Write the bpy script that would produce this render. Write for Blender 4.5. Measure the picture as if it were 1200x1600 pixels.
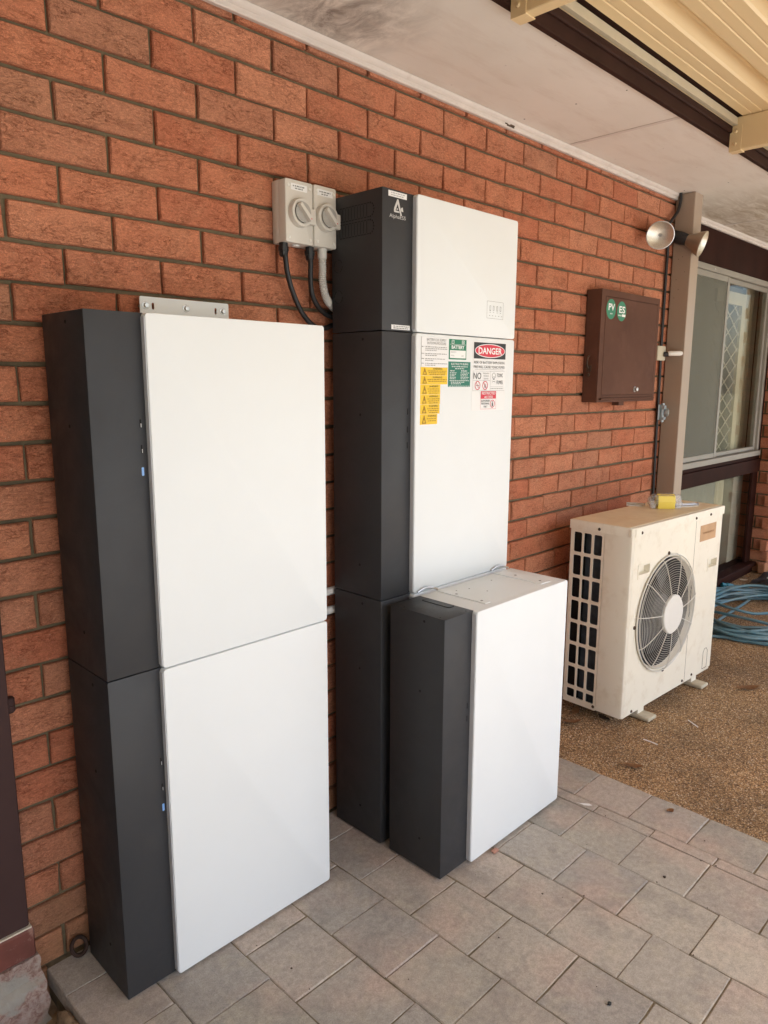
import bpy, bmesh, math, random
from mathutils import Vector, Matrix, noise
random.seed(7)
for o in list(bpy.data.objects): bpy.data.objects.remove(o)
SC = bpy.context.scene
COL = SC.collection
R_ = math.radians

# ---------------------------------------------------------------- camera, sky, sun, exposure
CAM = Vector((-0.8253, -1.6948, 1.4257))
cr = Vector((0.70133, -0.71283, 0.00359)); cd = Vector((-0.12276, -0.12573, -0.98444)); cf = Vector((0.70219, 0.68998, -0.17568))
cam = bpy.data.cameras.new('camera'); cam.sensor_fit = 'HORIZONTAL'; cam.sensor_width = 36.0
cam.lens = 1136.4 / 1200.0 * 36.0; cam.clip_start = 0.02; cam.clip_end = 500
camo = bpy.data.objects.new('camera', cam); COL.objects.link(camo)
m = Matrix.Identity(4)
for i in range(3):
    m[i][0] = cr[i]; m[i][1] = -cd[i]; m[i][2] = -cf[i]; m[i][3] = CAM[i]
camo.matrix_world = m
SC.camera = camo

SUN_EL, SUN_ROT = R_(55), R_(196)
world = bpy.data.worlds.new('World'); SC.world = world; world.use_nodes = True
wn = world.node_tree; wn.nodes.clear()
sky = wn.nodes.new('ShaderNodeTexSky'); sky.sky_type = 'NISHITA'; sky.sun_disc = False
sky.sun_elevation = SUN_EL; sky.sun_rotation = SUN_ROT; sky.air_density = 1.0; sky.dust_density = 2.5; sky.ozone_density = 1.0
bg = wn.nodes.new('ShaderNodeBackground'); bg.inputs[1].default_value = 0.15
wo = wn.nodes.new('ShaderNodeOutputWorld')
wn.links.new(sky.outputs[0], bg.inputs[0]); wn.links.new(bg.outputs[0], wo.inputs[0])
sl = bpy.data.lights.new('sun', 'SUN'); sl.energy = 4.4; sl.angle = R_(0.6); sl.color = (1.0, 0.975, 0.94)
so = bpy.data.objects.new('sun', sl); COL.objects.link(so)
sd = Vector((math.sin(SUN_ROT) * math.cos(SUN_EL), math.cos(SUN_ROT) * math.cos(SUN_EL), math.sin(SUN_EL)))
so.rotation_euler = sd.to_track_quat('Z', 'Y').to_euler(); so.location = sd * 20
SC.view_settings.view_transform = 'Standard'; SC.view_settings.look = 'None'
SC.view_settings.gamma = 1.0; SC.view_settings.use_curve_mapping = False
SC.view_settings.exposure = 1.58
SC.render.engine = 'CYCLES'
SC.cycles.use_denoising = True
SC.cycles.max_bounces = 10; SC.cycles.diffuse_bounces = 5; SC.cycles.transparent_max_bounces = 16
SC.cycles.sample_clamp_indirect = 8.0

# ---------------------------------------------------------------- materials
def new_mat(name):
    m = bpy.data.materials.new(name); m.use_nodes = True
    nt = m.node_tree; b = nt.nodes['Principled BSDF']
    return m, nt, b
def N(nt, t, **kw):
    n = nt.nodes.new(t)
    for k, v in kw.items(): setattr(n, k, v)
    return n
def ramp(nt, src, stops):
    r = N(nt, 'ShaderNodeValToRGB'); e = r.color_ramp.elements
    while len(e) < len(stops): e.new(0.5)
    for i, (p, c) in enumerate(stops):
        e[i].position = p; e[i].color = (c[0], c[1], c[2], 1) if not isinstance(c, (int, float)) else (c, c, c, 1)
    nt.links.new(src, r.inputs[0]); return r.outputs[0]
def mix(nt, mode, fac, a, b):
    n = N(nt, 'ShaderNodeMix', data_type='RGBA', blend_type=mode)
    for s, v in ((0, fac), (6, a), (7, b)):
        if hasattr(v, 'links'): nt.links.new(v, n.inputs[s])
        elif isinstance(v, (int, float)): n.inputs[s].default_value = v if s == 0 else (v, v, v, 1)
        else: n.inputs[s].default_value = (v[0], v[1], v[2], 1)
    return n.outputs[2]
def pos(nt, scale=(1, 1, 1)):
    g = N(nt, 'ShaderNodeNewGeometry'); mp = N(nt, 'ShaderNodeMapping'); mp.inputs[3].default_value = scale
    nt.links.new(g.outputs['Position'], mp.inputs[0]); return mp.outputs[0]
def nz(nt, vec, scale, detail=4, rough=0.55, dist=0.0):
    n = N(nt, 'ShaderNodeTexNoise'); n.inputs['Scale'].default_value = scale; n.inputs['Detail'].default_value = detail
    n.inputs['Roughness'].default_value = rough; n.inputs['Distortion'].default_value = dist
    nt.links.new(vec, n.inputs['Vector']); return n.outputs[0]
def vor(nt, vec, scale, feature='F1', out='Distance', rnd=1.0):
    n = N(nt, 'ShaderNodeTexVoronoi', feature=feature); n.inputs['Scale'].default_value = scale
    if 'Randomness' in n.inputs: n.inputs['Randomness'].default_value = rnd
    nt.links.new(vec, n.inputs['Vector']); return n.outputs[out]
def math_(nt, op, a, b=0.0):
    n = N(nt, 'ShaderNodeMath', operation=op)
    for i, v in enumerate((a, b)):
        if hasattr(v, 'links'): nt.links.new(v, n.inputs[i])
        else: n.inputs[i].default_value = v
    return n.outputs[0]
def bump(nt, b, h, strength, dist):
    n = N(nt, 'ShaderNodeBump'); n.inputs['Strength'].default_value = strength; n.inputs['Distance'].default_value = dist
    nt.links.new(h, n.inputs['Height'])
    if b.inputs['Normal'].links: nt.links.new(b.inputs['Normal'].links[0].from_socket, n.inputs['Normal'])
    nt.links.new(n.outputs[0], b.inputs['Normal'])
def simple(name, col, rough=0.5, metal=0.0, var=0.06, vs=6.0, bs=0.0, bsc=300.0, bd=0.001, dirt=None, spec=0.5, rv=0.0):
    m, nt, b = new_mat(name)
    p = pos(nt)
    f = nz(nt, p, vs, 5, 0.6)
    lo = [c * (1 - var) for c in col]; hi = [min(1, c * (1 + var)) for c in col]
    c = ramp(nt, f, [(0.3, lo), (0.7, hi)])
    if dirt:
        d = ramp(nt, nz(nt, p, dirt[1], 6, 0.65), [(dirt[2], 0.0), (dirt[3], 1.0)])
        dm = math_(nt, 'MULTIPLY', d, dirt[4])
        c = mix(nt, 'MIX', dm, c, dirt[0])
    nt.links.new(c, b.inputs['Base Color'])
    b.inputs['Roughness'].default_value = rough; b.inputs['Metallic'].default_value = metal
    b.inputs['Specular IOR Level'].default_value = spec
    if bs: bump(nt, b, nz(nt, p, bsc, 3, 0.6), bs, bd)
    if rv:
        rr = ramp(nt, nz(nt, p, 5.5, 6, 0.7, 0.5), [(0.3, rough - rv), (0.7, rough + rv)]); nt.links.new(rr, b.inputs['Roughness'])
        bump(nt, b, nz(nt, p, 3.2, 2, 0.5), 0.25, 0.004)
    return m

def brick_mat():
    m, nt, b = new_mat('brick_clay')
    oi = N(nt, 'ShaderNodeObjectInfo'); p = pos(nt)
    base = ramp(nt, oi.outputs['Random'], [(0.0, (0.43, 0.195, 0.115)), (0.06, (0.48, 0.200, 0.115)), (0.22, (0.51, 0.192, 0.105)), (0.5, (0.54, 0.202, 0.108)), (0.76, (0.48, 0.160, 0.085)), (1.0, (0.58, 0.245, 0.138))])
    blot = nz(nt, p, 9.0, 4, 0.6)
    c = mix(nt, 'MIX', ramp(nt, blot, [(0.46, 0.0), (0.74, 0.45)]), base, (0.50, 0.245, 0.140))
    # wire-cut drag texture: short wavy horizontal tears plus coarse grit
    n1 = nz(nt, pos(nt, (0.38, 1.0, 1.0)), 58, 5, 0.62, 0.5)
    n2 = nz(nt, pos(nt, (0.5, 1.0, 1.0)), 125, 4, 0.6, 0.3)
    r1 = ramp(nt, math_(nt, 'ABSOLUTE', math_(nt, 'SUBTRACT', n1, 0.5)), [(0.0, 0.0), (0.022, 1.0)])
    r2 = ramp(nt, math_(nt, 'ABSOLUTE', math_(nt, 'SUBTRACT', n2, 0.5)), [(0.0, 0.0), (0.03, 1.0)])
    mask = ramp(nt, nz(nt, pos(nt, (0.6, 1, 1)), 21, 3, 0.6), [(0.40, 0.1), (0.60, 1.0)])
    r1 = mix(nt, 'MIX', mask, 1.0, r1)
    r2 = mix(nt, 'MIX', math_(nt, 'MULTIPLY', mask, 0.6), 1.0, r2)
    crackm = mix(nt, 'MULTIPLY', 1.0, r1, r2)
    tear2 = nz(nt, pos(nt, (0.45, 1, 1)), 210, 4, 0.7, 0.4)
    grit = nz(nt, p, 480, 2, 0.75)
    c = mix(nt, 'MULTIPLY', 1.0, c, mix(nt, 'MIX', math_(nt, 'MULTIPLY', math_(nt, 'SUBTRACT', 1.0, crackm), 0.8), 1.0, (0.40, 0.28, 0.23)))
    c = mix(nt, 'MULTIPLY', 1.0, c, ramp(nt, tear2, [(0.3, 0.72), (0.66, 1.18)]))
    c = mix(nt, 'MULTIPLY', 1.0, c, ramp(nt, grit, [(0.28, 0.68), (0.74, 1.30)]))
    spk = ramp(nt, nz(nt, p, 230, 1, 0.5), [(0.74, 0.0), (0.80, 1.0)])
    c = mix(nt, 'MIX', math_(nt, 'MULTIPLY', spk, 0.6), c, (0.62, 0.42, 0.30))
    lime = ramp(nt, nz(nt, p, 5.3, 5, 0.7), [(0.66, 0.0), (0.78, 0.5)])
    c = mix(nt, 'MIX', lime, c, (0.55, 0.40, 0.28))
    # greenish-ochre rising damp on the lowest courses (a stain in the brick itself)
    sx = N(nt, 'ShaderNodeSeparateXYZ'); nt.links.new(p, sx.inputs[0])
    h = math_(nt, 'ADD', sx.outputs[2], math_(nt, 'MULTIPLY', blot, 0.35))
    dmp = ramp(nt, h, [(0.19, 0.55), (0.40, 0.0)])
    c = mix(nt, 'MIX', dmp, c, (0.29, 0.19, 0.095))
    nt.links.new(c, b.inputs['Base Color'])
    b.inputs['Roughness'].default_value = 0.92; b.inputs['Specular IOR Level'].default_value = 0.25
    bump(nt, b, crackm, 0.6, 0.003)
    bump(nt, b, tear2, 0.75, 0.004)
    bump(nt, b, grit, 0.5, 0.0018)
    return m
def N_noisecol(nt, vec, scale):
    n = N(nt, 'ShaderNodeTexNoise'); n.inputs['Scale'].default_value = scale; n.inputs['Detail'].default_value = 3
    nt.links.new(vec, n.inputs['Vector']); return n.outputs[1]
def paver_mat():
    m, nt, b = new_mat('paver_concrete')
    oi = N(nt, 'ShaderNodeObjectInfo'); p = pos(nt)
    base = ramp(nt, oi.outputs['Random'], [(0.0, (0.33, 0.31, 0.27)), (0.15, (0.46, 0.42, 0.355)), (0.35, (0.395, 0.365, 0.325)), (0.55, (0.52, 0.47, 0.395)), (0.75, (0.40, 0.357, 0.31)), (0.9, (0.50, 0.43, 0.365)), (1.0, (0.35, 0.33, 0.30))])
    c = mix(nt, 'MIX', ramp(nt, nz(nt, p, 4.2, 3, 0.5), [(0.48, 0.0), (0.68, 0.6)]), base, (0.52, 0.385, 0.315))
    c = mix(nt, 'MIX', ramp(nt, nz(nt, p, 7.5, 5, 0.6, 0.4), [(0.48, 0.0), (0.68, 0.55)]), c, (0.275, 0.255, 0.228))
    c = mix(nt, 'MIX', ramp(nt, nz(nt, p, 13, 5, 0.65), [(0.52, 0.0), (0.72, 0.5)]), c, (0.50, 0.445, 0.345))
    c = mix(nt, 'MULTIPLY', 1.0, c, ramp(nt, nz(nt, p, 330, 2, 0.7), [(0.3, 0.84), (0.7, 1.15)]))
    c = mix(nt, 'MULTIPLY', 1.0, c, ramp(nt, nz(nt, p, 55, 5, 0.75), [(0.28, 0.76), (0.7, 1.16)]))
    pit = ramp(nt, vor(nt, p, 150), [(0.0, 0.0), (0.13, 1.0)])
    pm = ramp(nt, nz(nt, p, 24, 2), [(0.5, 0.0), (0.62, 0.6)])
    c = mix(nt, 'MULTIPLY', pm, c, mix(nt, 'MIX', pit, (0.45, 0.42, 0.4), 1.0))
    nt.links.new(c, b.inputs['Base Color']); b.inputs['Roughness'].default_value = 0.86; b.inputs['Specular IOR Level'].default_value = 0.3
    bump(nt, b, nz(nt, p, 330, 2, 0.7), 0.45, 0.0012); bump(nt, b, nz(nt, p, 40, 4, 0.6), 0.35, 0.002)
    return m
def aggregate_mat(per_island):
    m, nt, b = new_mat('aggregate_pebble' if per_island else 'aggregate_matrix')
    p = pos(nt)
    if per_island:
        g = N(nt, 'ShaderNodeNewGeometry'); src = g.outputs['Random Per Island']
    else:
        src = N(nt, 'ShaderNodeSeparateXYZ'); nt.links.new(vor(nt, p, 190, 'F1', 'Color'), src.inputs[0]); src = src.outputs[0]
    c = ramp(nt, src, [(0.0, (0.13, 0.075, 0.038)), (0.25, (0.235, 0.135, 0.062)), (0.5, (0.30, 0.185, 0.088)), (0.75, (0.36, 0.235, 0.12)), (0.93, (0.44, 0.315, 0.185)), (1.0, (0.56, 0.46, 0.34))])
    c = mix(nt, 'MULTIPLY', 1.0, c, ramp(nt, nz(nt, p, 2.6, 4, 0.6), [(0.3, (1.02, 1.05, 1.10)), (0.7, (1.75, 1.72, 1.70))]))
    if not per_island:
        c = mix(nt, 'MULTIPLY', 1.0, c, ramp(nt, vor(nt, p, 190), [(0.25, 1.0), (0.7, 0.42)]))
        bump(nt, b, math_(nt, 'SUBTRACT', 1.0, vor(nt, p, 190)), 0.9, 0.004)
    nt.links.new(c, b.inputs['Base Color']); b.inputs['Roughness'].default_value = 0.8; b.inputs['Specular IOR Level'].default_value = 0.35
    return m
def soffit_mat():
    m, nt, b = new_mat('soffit_paint'); p = pos(nt)
    c = ramp(nt, nz(nt, p, 1.6, 5, 0.6), [(0.3, (0.70, 0.645, 0.57)), (0.7, (0.80, 0.745, 0.67))])
    sx = N(nt, 'ShaderNodeSeparateXYZ'); nt.links.new(p, sx.inputs[0])
    # mould: one patch above the stacks, one streaky patch past the post
    ms = nz(nt, pos(nt, (1.0, 0.55, 1.0)), 15, 7, 0.75, 0.7)
    d1 = N(nt, 'ShaderNodeVectorMath', operation='DISTANCE'); nt.links.new(p, d1.inputs[0]); d1.inputs[1].default_value = (0.575, -0.13, 2.37)
    k1 = math_(nt, 'MULTIPLY', ramp(nt, d1.outputs['Value'], [(0.02, 1.0), (0.30, 0.0)]), ramp(nt, ms, [(0.38, 0.0), (0.62, 0.95)]))
    ms2 = nz(nt, pos(nt, (3.0, 12.0, 1.0)), 1.6, 6, 0.7, 0.8)
    k2a = ramp(nt, sx.outputs[0], [(0.0, 0.0), (1.0, 1.0)])
    k2x = ramp(nt, math_(nt, 'MULTIPLY', math_(nt, 'SUBTRACT', sx.outputs[0], 3.05), 0.8), [(0.0, 0.0), (0.45, 1.0)])
    k2 = math_(nt, 'MULTIPLY', k2x, ramp(nt, ms2, [(0.36, 0.05), (0.62, 0.75)]))
    c = mix(nt, 'MIX', k1, c, (0.20, 0.165, 0.14))
    c = mix(nt, 'MIX', k2, c, (0.33, 0.225, 0.12))
    sc_ = ramp(nt, nz(nt, pos(nt, (1.0, 5.0, 1.0)), 3.0, 6, 0.7), [(0.50, 0.0), (0.72, 0.42)])
    c = mix(nt, 'MIX', sc_, c, (0.58, 0.48, 0.40))
    nt.links.new(c, b.inputs['Base Color']); b.inputs['Roughness'].default_value = 0.75
    bump(nt, b, nz(nt, p, 60, 4, 0.6), 0.15, 0.001)
    return m
def glass_mat():
    m, nt, b = new_mat('window_glass'); nt.nodes.remove(b)
    tr = N(nt, 'ShaderNodeBsdfTransparent'); tr.inputs[0].default_value = (0.92, 0.92, 0.89, 1)
    gl = N(nt, 'ShaderNodeBsdfGlossy'); gl.inputs['Roughness'].default_value = 0.03
    fr = N(nt, 'ShaderNodeLayerWeight'); fr.inputs[0].default_value = 0.5
    rf = math_(nt, 'ADD', math_(nt, 'MULTIPLY', math_(nt, 'POWER', fr.outputs['Facing'], 5.0), 0.45), 0.02)
    ms = N(nt, 'ShaderNodeMixShader'); nt.links.new(rf, ms.inputs[0]); nt.links.new(tr.outputs[0], ms.inputs[1]); nt.links.new(gl.outputs[0], ms.inputs[2])
    nt.links.new(ms.outputs[0], nt.nodes['Material Output'].inputs[0]); return m
def screen_mat():
    m, nt, b = new_mat('insect_screen'); b.inputs['Base Color'].default_value = (0.19, 0.19, 0.155, 1); b.inputs['Roughness'].default_value = 0.8; b.inputs['Specular IOR Level'].default_value = 0.15
    tr = N(nt, 'ShaderNodeBsdfTransparent'); ms = N(nt, 'ShaderNodeMixShader'); ms.inputs[0].default_value = 0.62
    nt.links.new(tr.outputs[0], ms.inputs[1]); nt.links.new(b.outputs[0], ms.inputs[2]); nt.links.new(ms.outputs[0], nt.nodes['Material Output'].inputs[0]); return m
def clear_plastic_mat():
    m, nt, b = new_mat('clear_plastic'); nt.nodes.remove(b)
    tr = N(nt, 'ShaderNodeBsdfTransparent'); tr.inputs[0].default_value = (0.93, 0.93, 0.92, 1)
    gl = N(nt, 'ShaderNodeBsdfGlossy'); gl.inputs['Roughness'].default_value = 0.12; gl.inputs['Color'].default_value = (1, 1, 1, 1)
    df = N(nt, 'ShaderNodeBsdfDiffuse'); df.inputs[0].default_value = (0.8, 0.8, 0.8, 1)
    m1 = N(nt, 'ShaderNodeMixShader'); m1.inputs[0].default_value = 0.16; nt.links.new(tr.outputs[0], m1.inputs[1]); nt.links.new(df.outputs[0], m1.inputs[2])
    fr = N(nt, 'ShaderNodeLayerWeight'); fr.inputs[0].default_value = 0.5
    rf = math_(nt, 'ADD', math_(nt, 'MULTIPLY', math_(nt, 'POWER', fr.outputs['Facing'], 4.0), 0.6), 0.05)
    ms = N(nt, 'ShaderNodeMixShader'); nt.links.new(rf, ms.inputs[0]); nt.links.new(m1.outputs[0], ms.inputs[1]); nt.links.new(gl.outputs[0], ms.inputs[2])
    nt.links.new(ms.outputs[0], nt.nodes['Material Output'].inputs[0]); return m
def concrete_old_mat():
    m, nt, b = new_mat('old_concrete'); p = pos(nt)
    c = ramp(nt, nz(nt, p, 55, 6, 0.75, 0.5), [(0.25, (0.10, 0.06, 0.05)), (0.42, (0.27, 0.16, 0.125)), (0.55, (0.40, 0.30, 0.25)), (0.75, (0.42, 0.37, 0.31))])
    c = mix(nt, 'MIX', ramp(nt, nz(nt, p, 12, 3, 0.6), [(0.5, 0.0), (0.56, 0.85)]), c, (0.34, 0.32, 0.27))
    nt.links.new(c, b.inputs['Base Color']); b.inputs['Roughness'].default_value = 0.9
    bump(nt, b, nz(nt, p, 70, 5, 0.7), 0.7, 0.006); return m

MAT = dict(
    brick=brick_mat(), paver=paver_mat(), aggregate=aggregate_mat(False), pebble=aggregate_mat(True), soffit=soffit_mat(), glass=glass_mat(), screen=screen_mat(), plastic=clear_plastic_mat(), oldcon=concrete_old_mat(),
    mortar=simple('mortar', (0.165, 0.128, 0.072), 0.95, var=0.3, vs=18, bs=0.8, bsc=160, bd=0.004, dirt=((0.05, 0.038, 0.02), 9, 0.45, 0.7, 0.7)),
    white=simple('white_powdercoat', (0.775, 0.80, 0.795), 0.52, rv=0.14, var=0.02, vs=2.0, bs=0.06, bsc=900, bd=0.0004),
    paneledge=simple('panel_edge_grey', (0.60, 0.61, 0.63), 0.45, var=0.02),
    dark=simple('charcoal_powdercoat', (0.0355, 0.036, 0.0385), 0.52, spec=0.35, rv=0.14, var=0.05, vs=3.0, bs=0.10, bsc=1100, bd=0.0004, dirt=((0.06, 0.06, 0.06), 5, 0.55, 0.8, 0.25)),
    black=simple('black_plastic', (0.012, 0.012, 0.013), 0.5, var=0.1),
    hole=simple('hole_black', (0.004, 0.004, 0.004), 0.9, var=0.1),
    greyplastic=simple('grey_switch_plastic', (0.62, 0.585, 0.52), 0.42, var=0.02),
    greydark=simple('grey_dial_plastic', (0.37, 0.35, 0.315), 0.45, var=0.03),
    conduit=simple('grey_conduit', (0.58, 0.57, 0.535), 0.5, var=0.04),
    whitepvc=simple('white_pvc', (0.72, 0.71, 0.68), 0.4, var=0.03),
    paper=simple('label_white', (0.80, 0.795, 0.78), 0.5, var=0.01),
    yellow=simple('label_yellow', (0.80, 0.52, 0.012), 0.45, var=0.02),
    green=simple('label_green', (0.008, 0.185, 0.09), 0.45, var=0.03),
    teal=simple('label_bluegreen', (0.009, 0.165, 0.11), 0.45, var=0.03),
    red=simple('label_red', (0.62, 0.022, 0.05), 0.45, var=0.02),
    ink=simple('label_black', (0.015, 0.015, 0.016), 0.5, var=0.02),
    inkgrey=simple('label_grey_ink', (0.24, 0.235, 0.225), 0.5, var=0.02),
    inkwhite=simple('label_white_ink', (0.82, 0.83, 0.81), 0.5, var=0.01),
    inkbrown=simple('label_brown_ink', (0.30, 0.15, 0.01), 0.5, var=0.02),
    logo=simple('logo_silver', (0.55, 0.54, 0.52), 0.4, var=0.02),
    bluefilm=simple('blue_film', (0.22, 0.42, 0.80), 0.3, var=0.02),
    zinc=simple('zinc_steel', (0.56, 0.56, 0.55), 0.34, 0.9, var=0.12, vs=60),
    steelblue=simple('galvanised_latch', (0.36, 0.42, 0.44), 0.45, 0.5, var=0.2, vs=40),
    brown=simple('brown_enamel', (0.108, 0.052, 0.035), 0.62, spec=0.06, var=0.14, vs=4, bs=0.1, bsc=220, bd=0.0006, dirt=((0.20, 0.10, 0.08), 7, 0.52, 0.85, 0.4)),
    brownjamb=simple('brown_jamb_paint', (0.060, 0.034, 0.031), 0.62, spec=0.06, var=0.10, vs=5, bs=0.1, bsc=120, bd=0.001, dirt=((0.16, 0.12, 0.10), 14, 0.66, 0.8, 0.4)),
    browntimber=simple('brown_timber', (0.028, 0.009, 0.006), 0.62, spec=0.06, var=0.2, vs=6, bs=0.1, bsc=90, bd=0.001),
    fascia=simple('fascia_brown', (0.038, 0.018, 0.013), 0.62, spec=0.06, var=0.2, vs=5),
    redpaint=simple('red_oxide_paint', (0.150, 0.047, 0.034), 0.5, var=0.2, vs=20, bs=0.2, bsc=90, bd=0.002, dirt=((0.36, 0.22, 0.17), 22, 0.60, 0.7, 0.7)),
    cream=simple('cream_steel', (0.74, 0.565, 0.315), 0.42, var=0.02, vs=3),
    creamgrey=simple('weathered_channel', (0.50, 0.43, 0.30), 0.5, var=0.08, vs=9),
    post=simple('post_beige', (0.36, 0.275, 0.205), 0.42, var=0.03, vs=5),
    moulding=simple('moulding_paint', (0.63, 0.56, 0.50), 0.6, var=0.06, vs=7, dirt=((0.36, 0.28, 0.22), 16, 0.58, 0.78, 0.5)),
    accase=simple('ac_cream_enamel', (0.80, 0.75, 0.625), 0.45, var=0.035, vs=4, dirt=((0.50, 0.38, 0.22), 13, 0.53, 0.80, 0.42)),
    aclid=simple('ac_lid_weathered', (0.80, 0.69, 0.48), 0.55, var=0.08, vs=7, dirt=((0.66, 0.50, 0.29), 10, 0.46, 0.78, 0.6)),
    acwire=simple('ac_guard_wire', (0.66, 0.63, 0.56), 0.45, var=0.03),
    achub=simple('ac_hub_plastic', (0.74, 0.72, 0.66), 0.4, var=0.02),
    coil=simple('coil_fins', (0.085, 0.105, 0.125), 0.5, 0.3, var=0.3, vs=30),
    fanblade=simple('fan_grey', (0.045, 0.045, 0.046), 0.5, var=0.05),
    fadedtag=simple('faded_tag', (0.50, 0.30, 0.15), 0.55, var=0.1, vs=20),
    rust=simple('rusty_screw', (0.075, 0.048, 0.03), 0.7, 0.3, var=0.4, vs=120),
    rustring=simple('rust_iron', (0.052, 0.028, 0.02), 0.8, 0.2, var=0.4, vs=80, bs=0.5, bsc=200, bd=0.002),
    alum=simple('aluminium_frame', (0.30, 0.275, 0.235), 0.5, 0.2, var=0.06, vs=6),
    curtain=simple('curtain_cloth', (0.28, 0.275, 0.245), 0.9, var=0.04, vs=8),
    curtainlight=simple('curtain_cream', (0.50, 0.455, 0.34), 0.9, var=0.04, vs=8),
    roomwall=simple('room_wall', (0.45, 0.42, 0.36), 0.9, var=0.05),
    grille=simple('reflected_cream', (0.50, 0.465, 0.385), 0.5, var=0.05),
    hose=simple('hose_teal', (0.085, 0.205, 0.255), 0.38, var=0.2, vs=6, dirt=((0.16, 0.20, 0.19), 5, 0.42, 0.62, 0.7)),
    hosefit=simple('hose_fitting_blue', (0.01, 0.16, 0.22), 0.35, var=0.1),
    leaf=simple('dry_leaf', (0.33, 0.17, 0.075), 0.8, var=0.25, vs=60),
    leafdark=simple('dark_litter', (0.075, 0.045, 0.028), 0.85, var=0.4, vs=50),
    stick=simple('pale_offcut', (0.62, 0.54, 0.42), 0.7, var=0.1, vs=40),
    timberblock=simple('weathered_block', (0.50, 0.45, 0.34), 0.8, var=0.12, vs=40, bs=0.3, bsc=120, bd=0.002),
    yellowcard=simple('yellow_card', (0.83, 0.66, 0.10), 0.5, var=0.03),
    soil=simple('dry_soil', (0.25, 0.17, 0.10), 0.95, var=0.35, vs=25, bs=0.8, bsc=60, bd=0.01),
    sand=simple('joint_sand', (0.175, 0.138, 0.085), 0.95, var=0.35, vs=30, bs=0.8, bsc=300, bd=0.003),
    yard_bounce=simple('yard_bounce_pale', (0.56, 0.555, 0.54), 0.9, var=0.12, vs=2),
    grass=simple('far_ground', (0.15, 0.14, 0.075), 0.95, var=0.3, vs=0.6),
    rooftile=simple('roof_tile', (0.16, 0.075, 0.05), 0.8, var=0.2),
    roomdim=simple('room_blind', (0.20, 0.185, 0.15), 0.9, var=0.06), light_block=simple('light_block_dark', (0.10, 0.105, 0.115), 0.8, var=0.1), lampglass=None, pinkbit=simple('pink_brick_chip', (0.42, 0.22, 0.16), 0.9, var=0.1, vs=50),
    lampbody=simple('lamp_bronze', (0.42, 0.34, 0.25), 0.4, 0.6, var=0.1),
    blackmat=simple('black_sheet', (0.010, 0.010, 0.009), 0.6, var=0.3, vs=20),
)
def lamp_mat():
    m, nt, b = new_mat('lamp_lens'); p = pos(nt)
    c = ramp(nt, vor(nt, p, 260), [(0.1, (0.74, 0.70, 0.62)), (0.6, (0.60, 0.56, 0.48))])
    nt.links.new(c, b.inputs['Base Color']); b.inputs['Metallic'].default_value = 0.7; b.inputs['Roughness'].default_value = 0.32
    return m
MAT['lampglass'] = lamp_mat()

# ---------------------------------------------------------------- helpers
def BM(): return bmesh.new()
def box(bm, x0, x1, y0, y1, z0, z1, bev=0.0, seg=1):
    vs = [bm.verts.new((x, y, z)) for x in (x0, x1) for y in (y0, y1) for z in (z0, z1)]
    F = [(0, 1, 3, 2), (4, 6, 7, 5), (0, 4, 5, 1), (2, 3, 7, 6), (0, 2, 6, 4), (1, 5, 7, 3)]
    fs = [bm.faces.new([vs[i] for i in f]) for f in F]
    if bev:
        es = list({e for f in fs for e in f.edges})
        bmesh.ops.bevel(bm, geom=es, offset=bev, segments=seg, affect='EDGES', profile=0.5)
    return bm
def frame_from(d):
    d = Vector(d).normalized(); a = Vector((0, 0, 1)) if abs(d.z) < 0.9 else Vector((1, 0, 0))
    u = d.cross(a).normalized(); v = d.cross(u).normalized(); return u, v
def ringv(bm, c, u, v, r, n, r2=None):
    r2 = r if r2 is None else r2
    return [bm.verts.new(Vector(c) + u * (r * math.cos(2 * math.pi * i / n)) + v * (r2 * math.sin(2 * math.pi * i / n))) for i in range(n)]
def bridge(bm, a, b):
    n = len(a)
    for i in range(n): bm.faces.new((a[i], a[(i + 1) % n], b[(i + 1) % n], b[i]))
def lathe(bm, c, d, prof, n=20, cap=True):
    """prof: list of (distance along d, radius)"""
    d = Vector(d).normalized(); u, v = frame_from(d); c = Vector(c)
    rings = [ringv(bm, c + d * t, u, v, r, n) for t, r in prof]
    for a, b in zip(rings, rings[1:]): bridge(bm, a, b)
    if cap:
        bm.faces.new(rings[0]); bm.faces.new(rings[-1])
    return bm
def cyl(bm, p0, p1, r, n=14, bev=0.0):
    d = Vector(p1) - Vector(p0); L = d.length
    pr = [(0, r), (L, r)] if not bev else [(0, r - bev), (bev, r), (L - bev, r), (L, r - bev)]
    return lathe(bm, p0, d, pr, n)
def smooth_path(pts, k=6):
    P = [Vector(p) for p in pts]; out = []
    for i in range(len(P) - 1):
        p0 = P[max(i - 1, 0)]; p1 = P[i]; p2 = P[i + 1]; p3 = P[min(i + 2, len(P) - 1)]
        for j in range(k):
            t = j / k
            out.append(0.5 * ((2 * p1) + (p2 - p0) * t + (2 * p0 - 5 * p1 + 4 * p2 - p3) * t * t + (3 * p1 - p0 - 3 * p2 + p3) * t ** 3))
    out.append(P[-1]); return out
def tube(bm, pts, r, n=8, closed=False, rf=None):
    P = [Vector(p) for p in pts]; rings = []; u = None
    for i, p in enumerate(P):
        a = P[i - 1] if (i > 0 or closed) else P[i]; b = P[(i + 1) % len(P)] if (i < len(P) - 1 or closed) else P[i]
        d = (b - a).normalized()
        if u is None: u, v = frame_from(d)
        else:
            u = (u - d * u.dot(d)).normalized(); v = d.cross(u).normalized()
        rr = rf(i) if rf else r
        rings.append(ringv(bm, p, u, v, rr, n))
    for a, b in zip(rings, rings[1:]): bridge(bm, a, b)
    if closed: bridge(bm, rings[-1], rings[0])
    else: bm.faces.new(rings[0]); bm.faces.new(rings[-1])
    return bm
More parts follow.
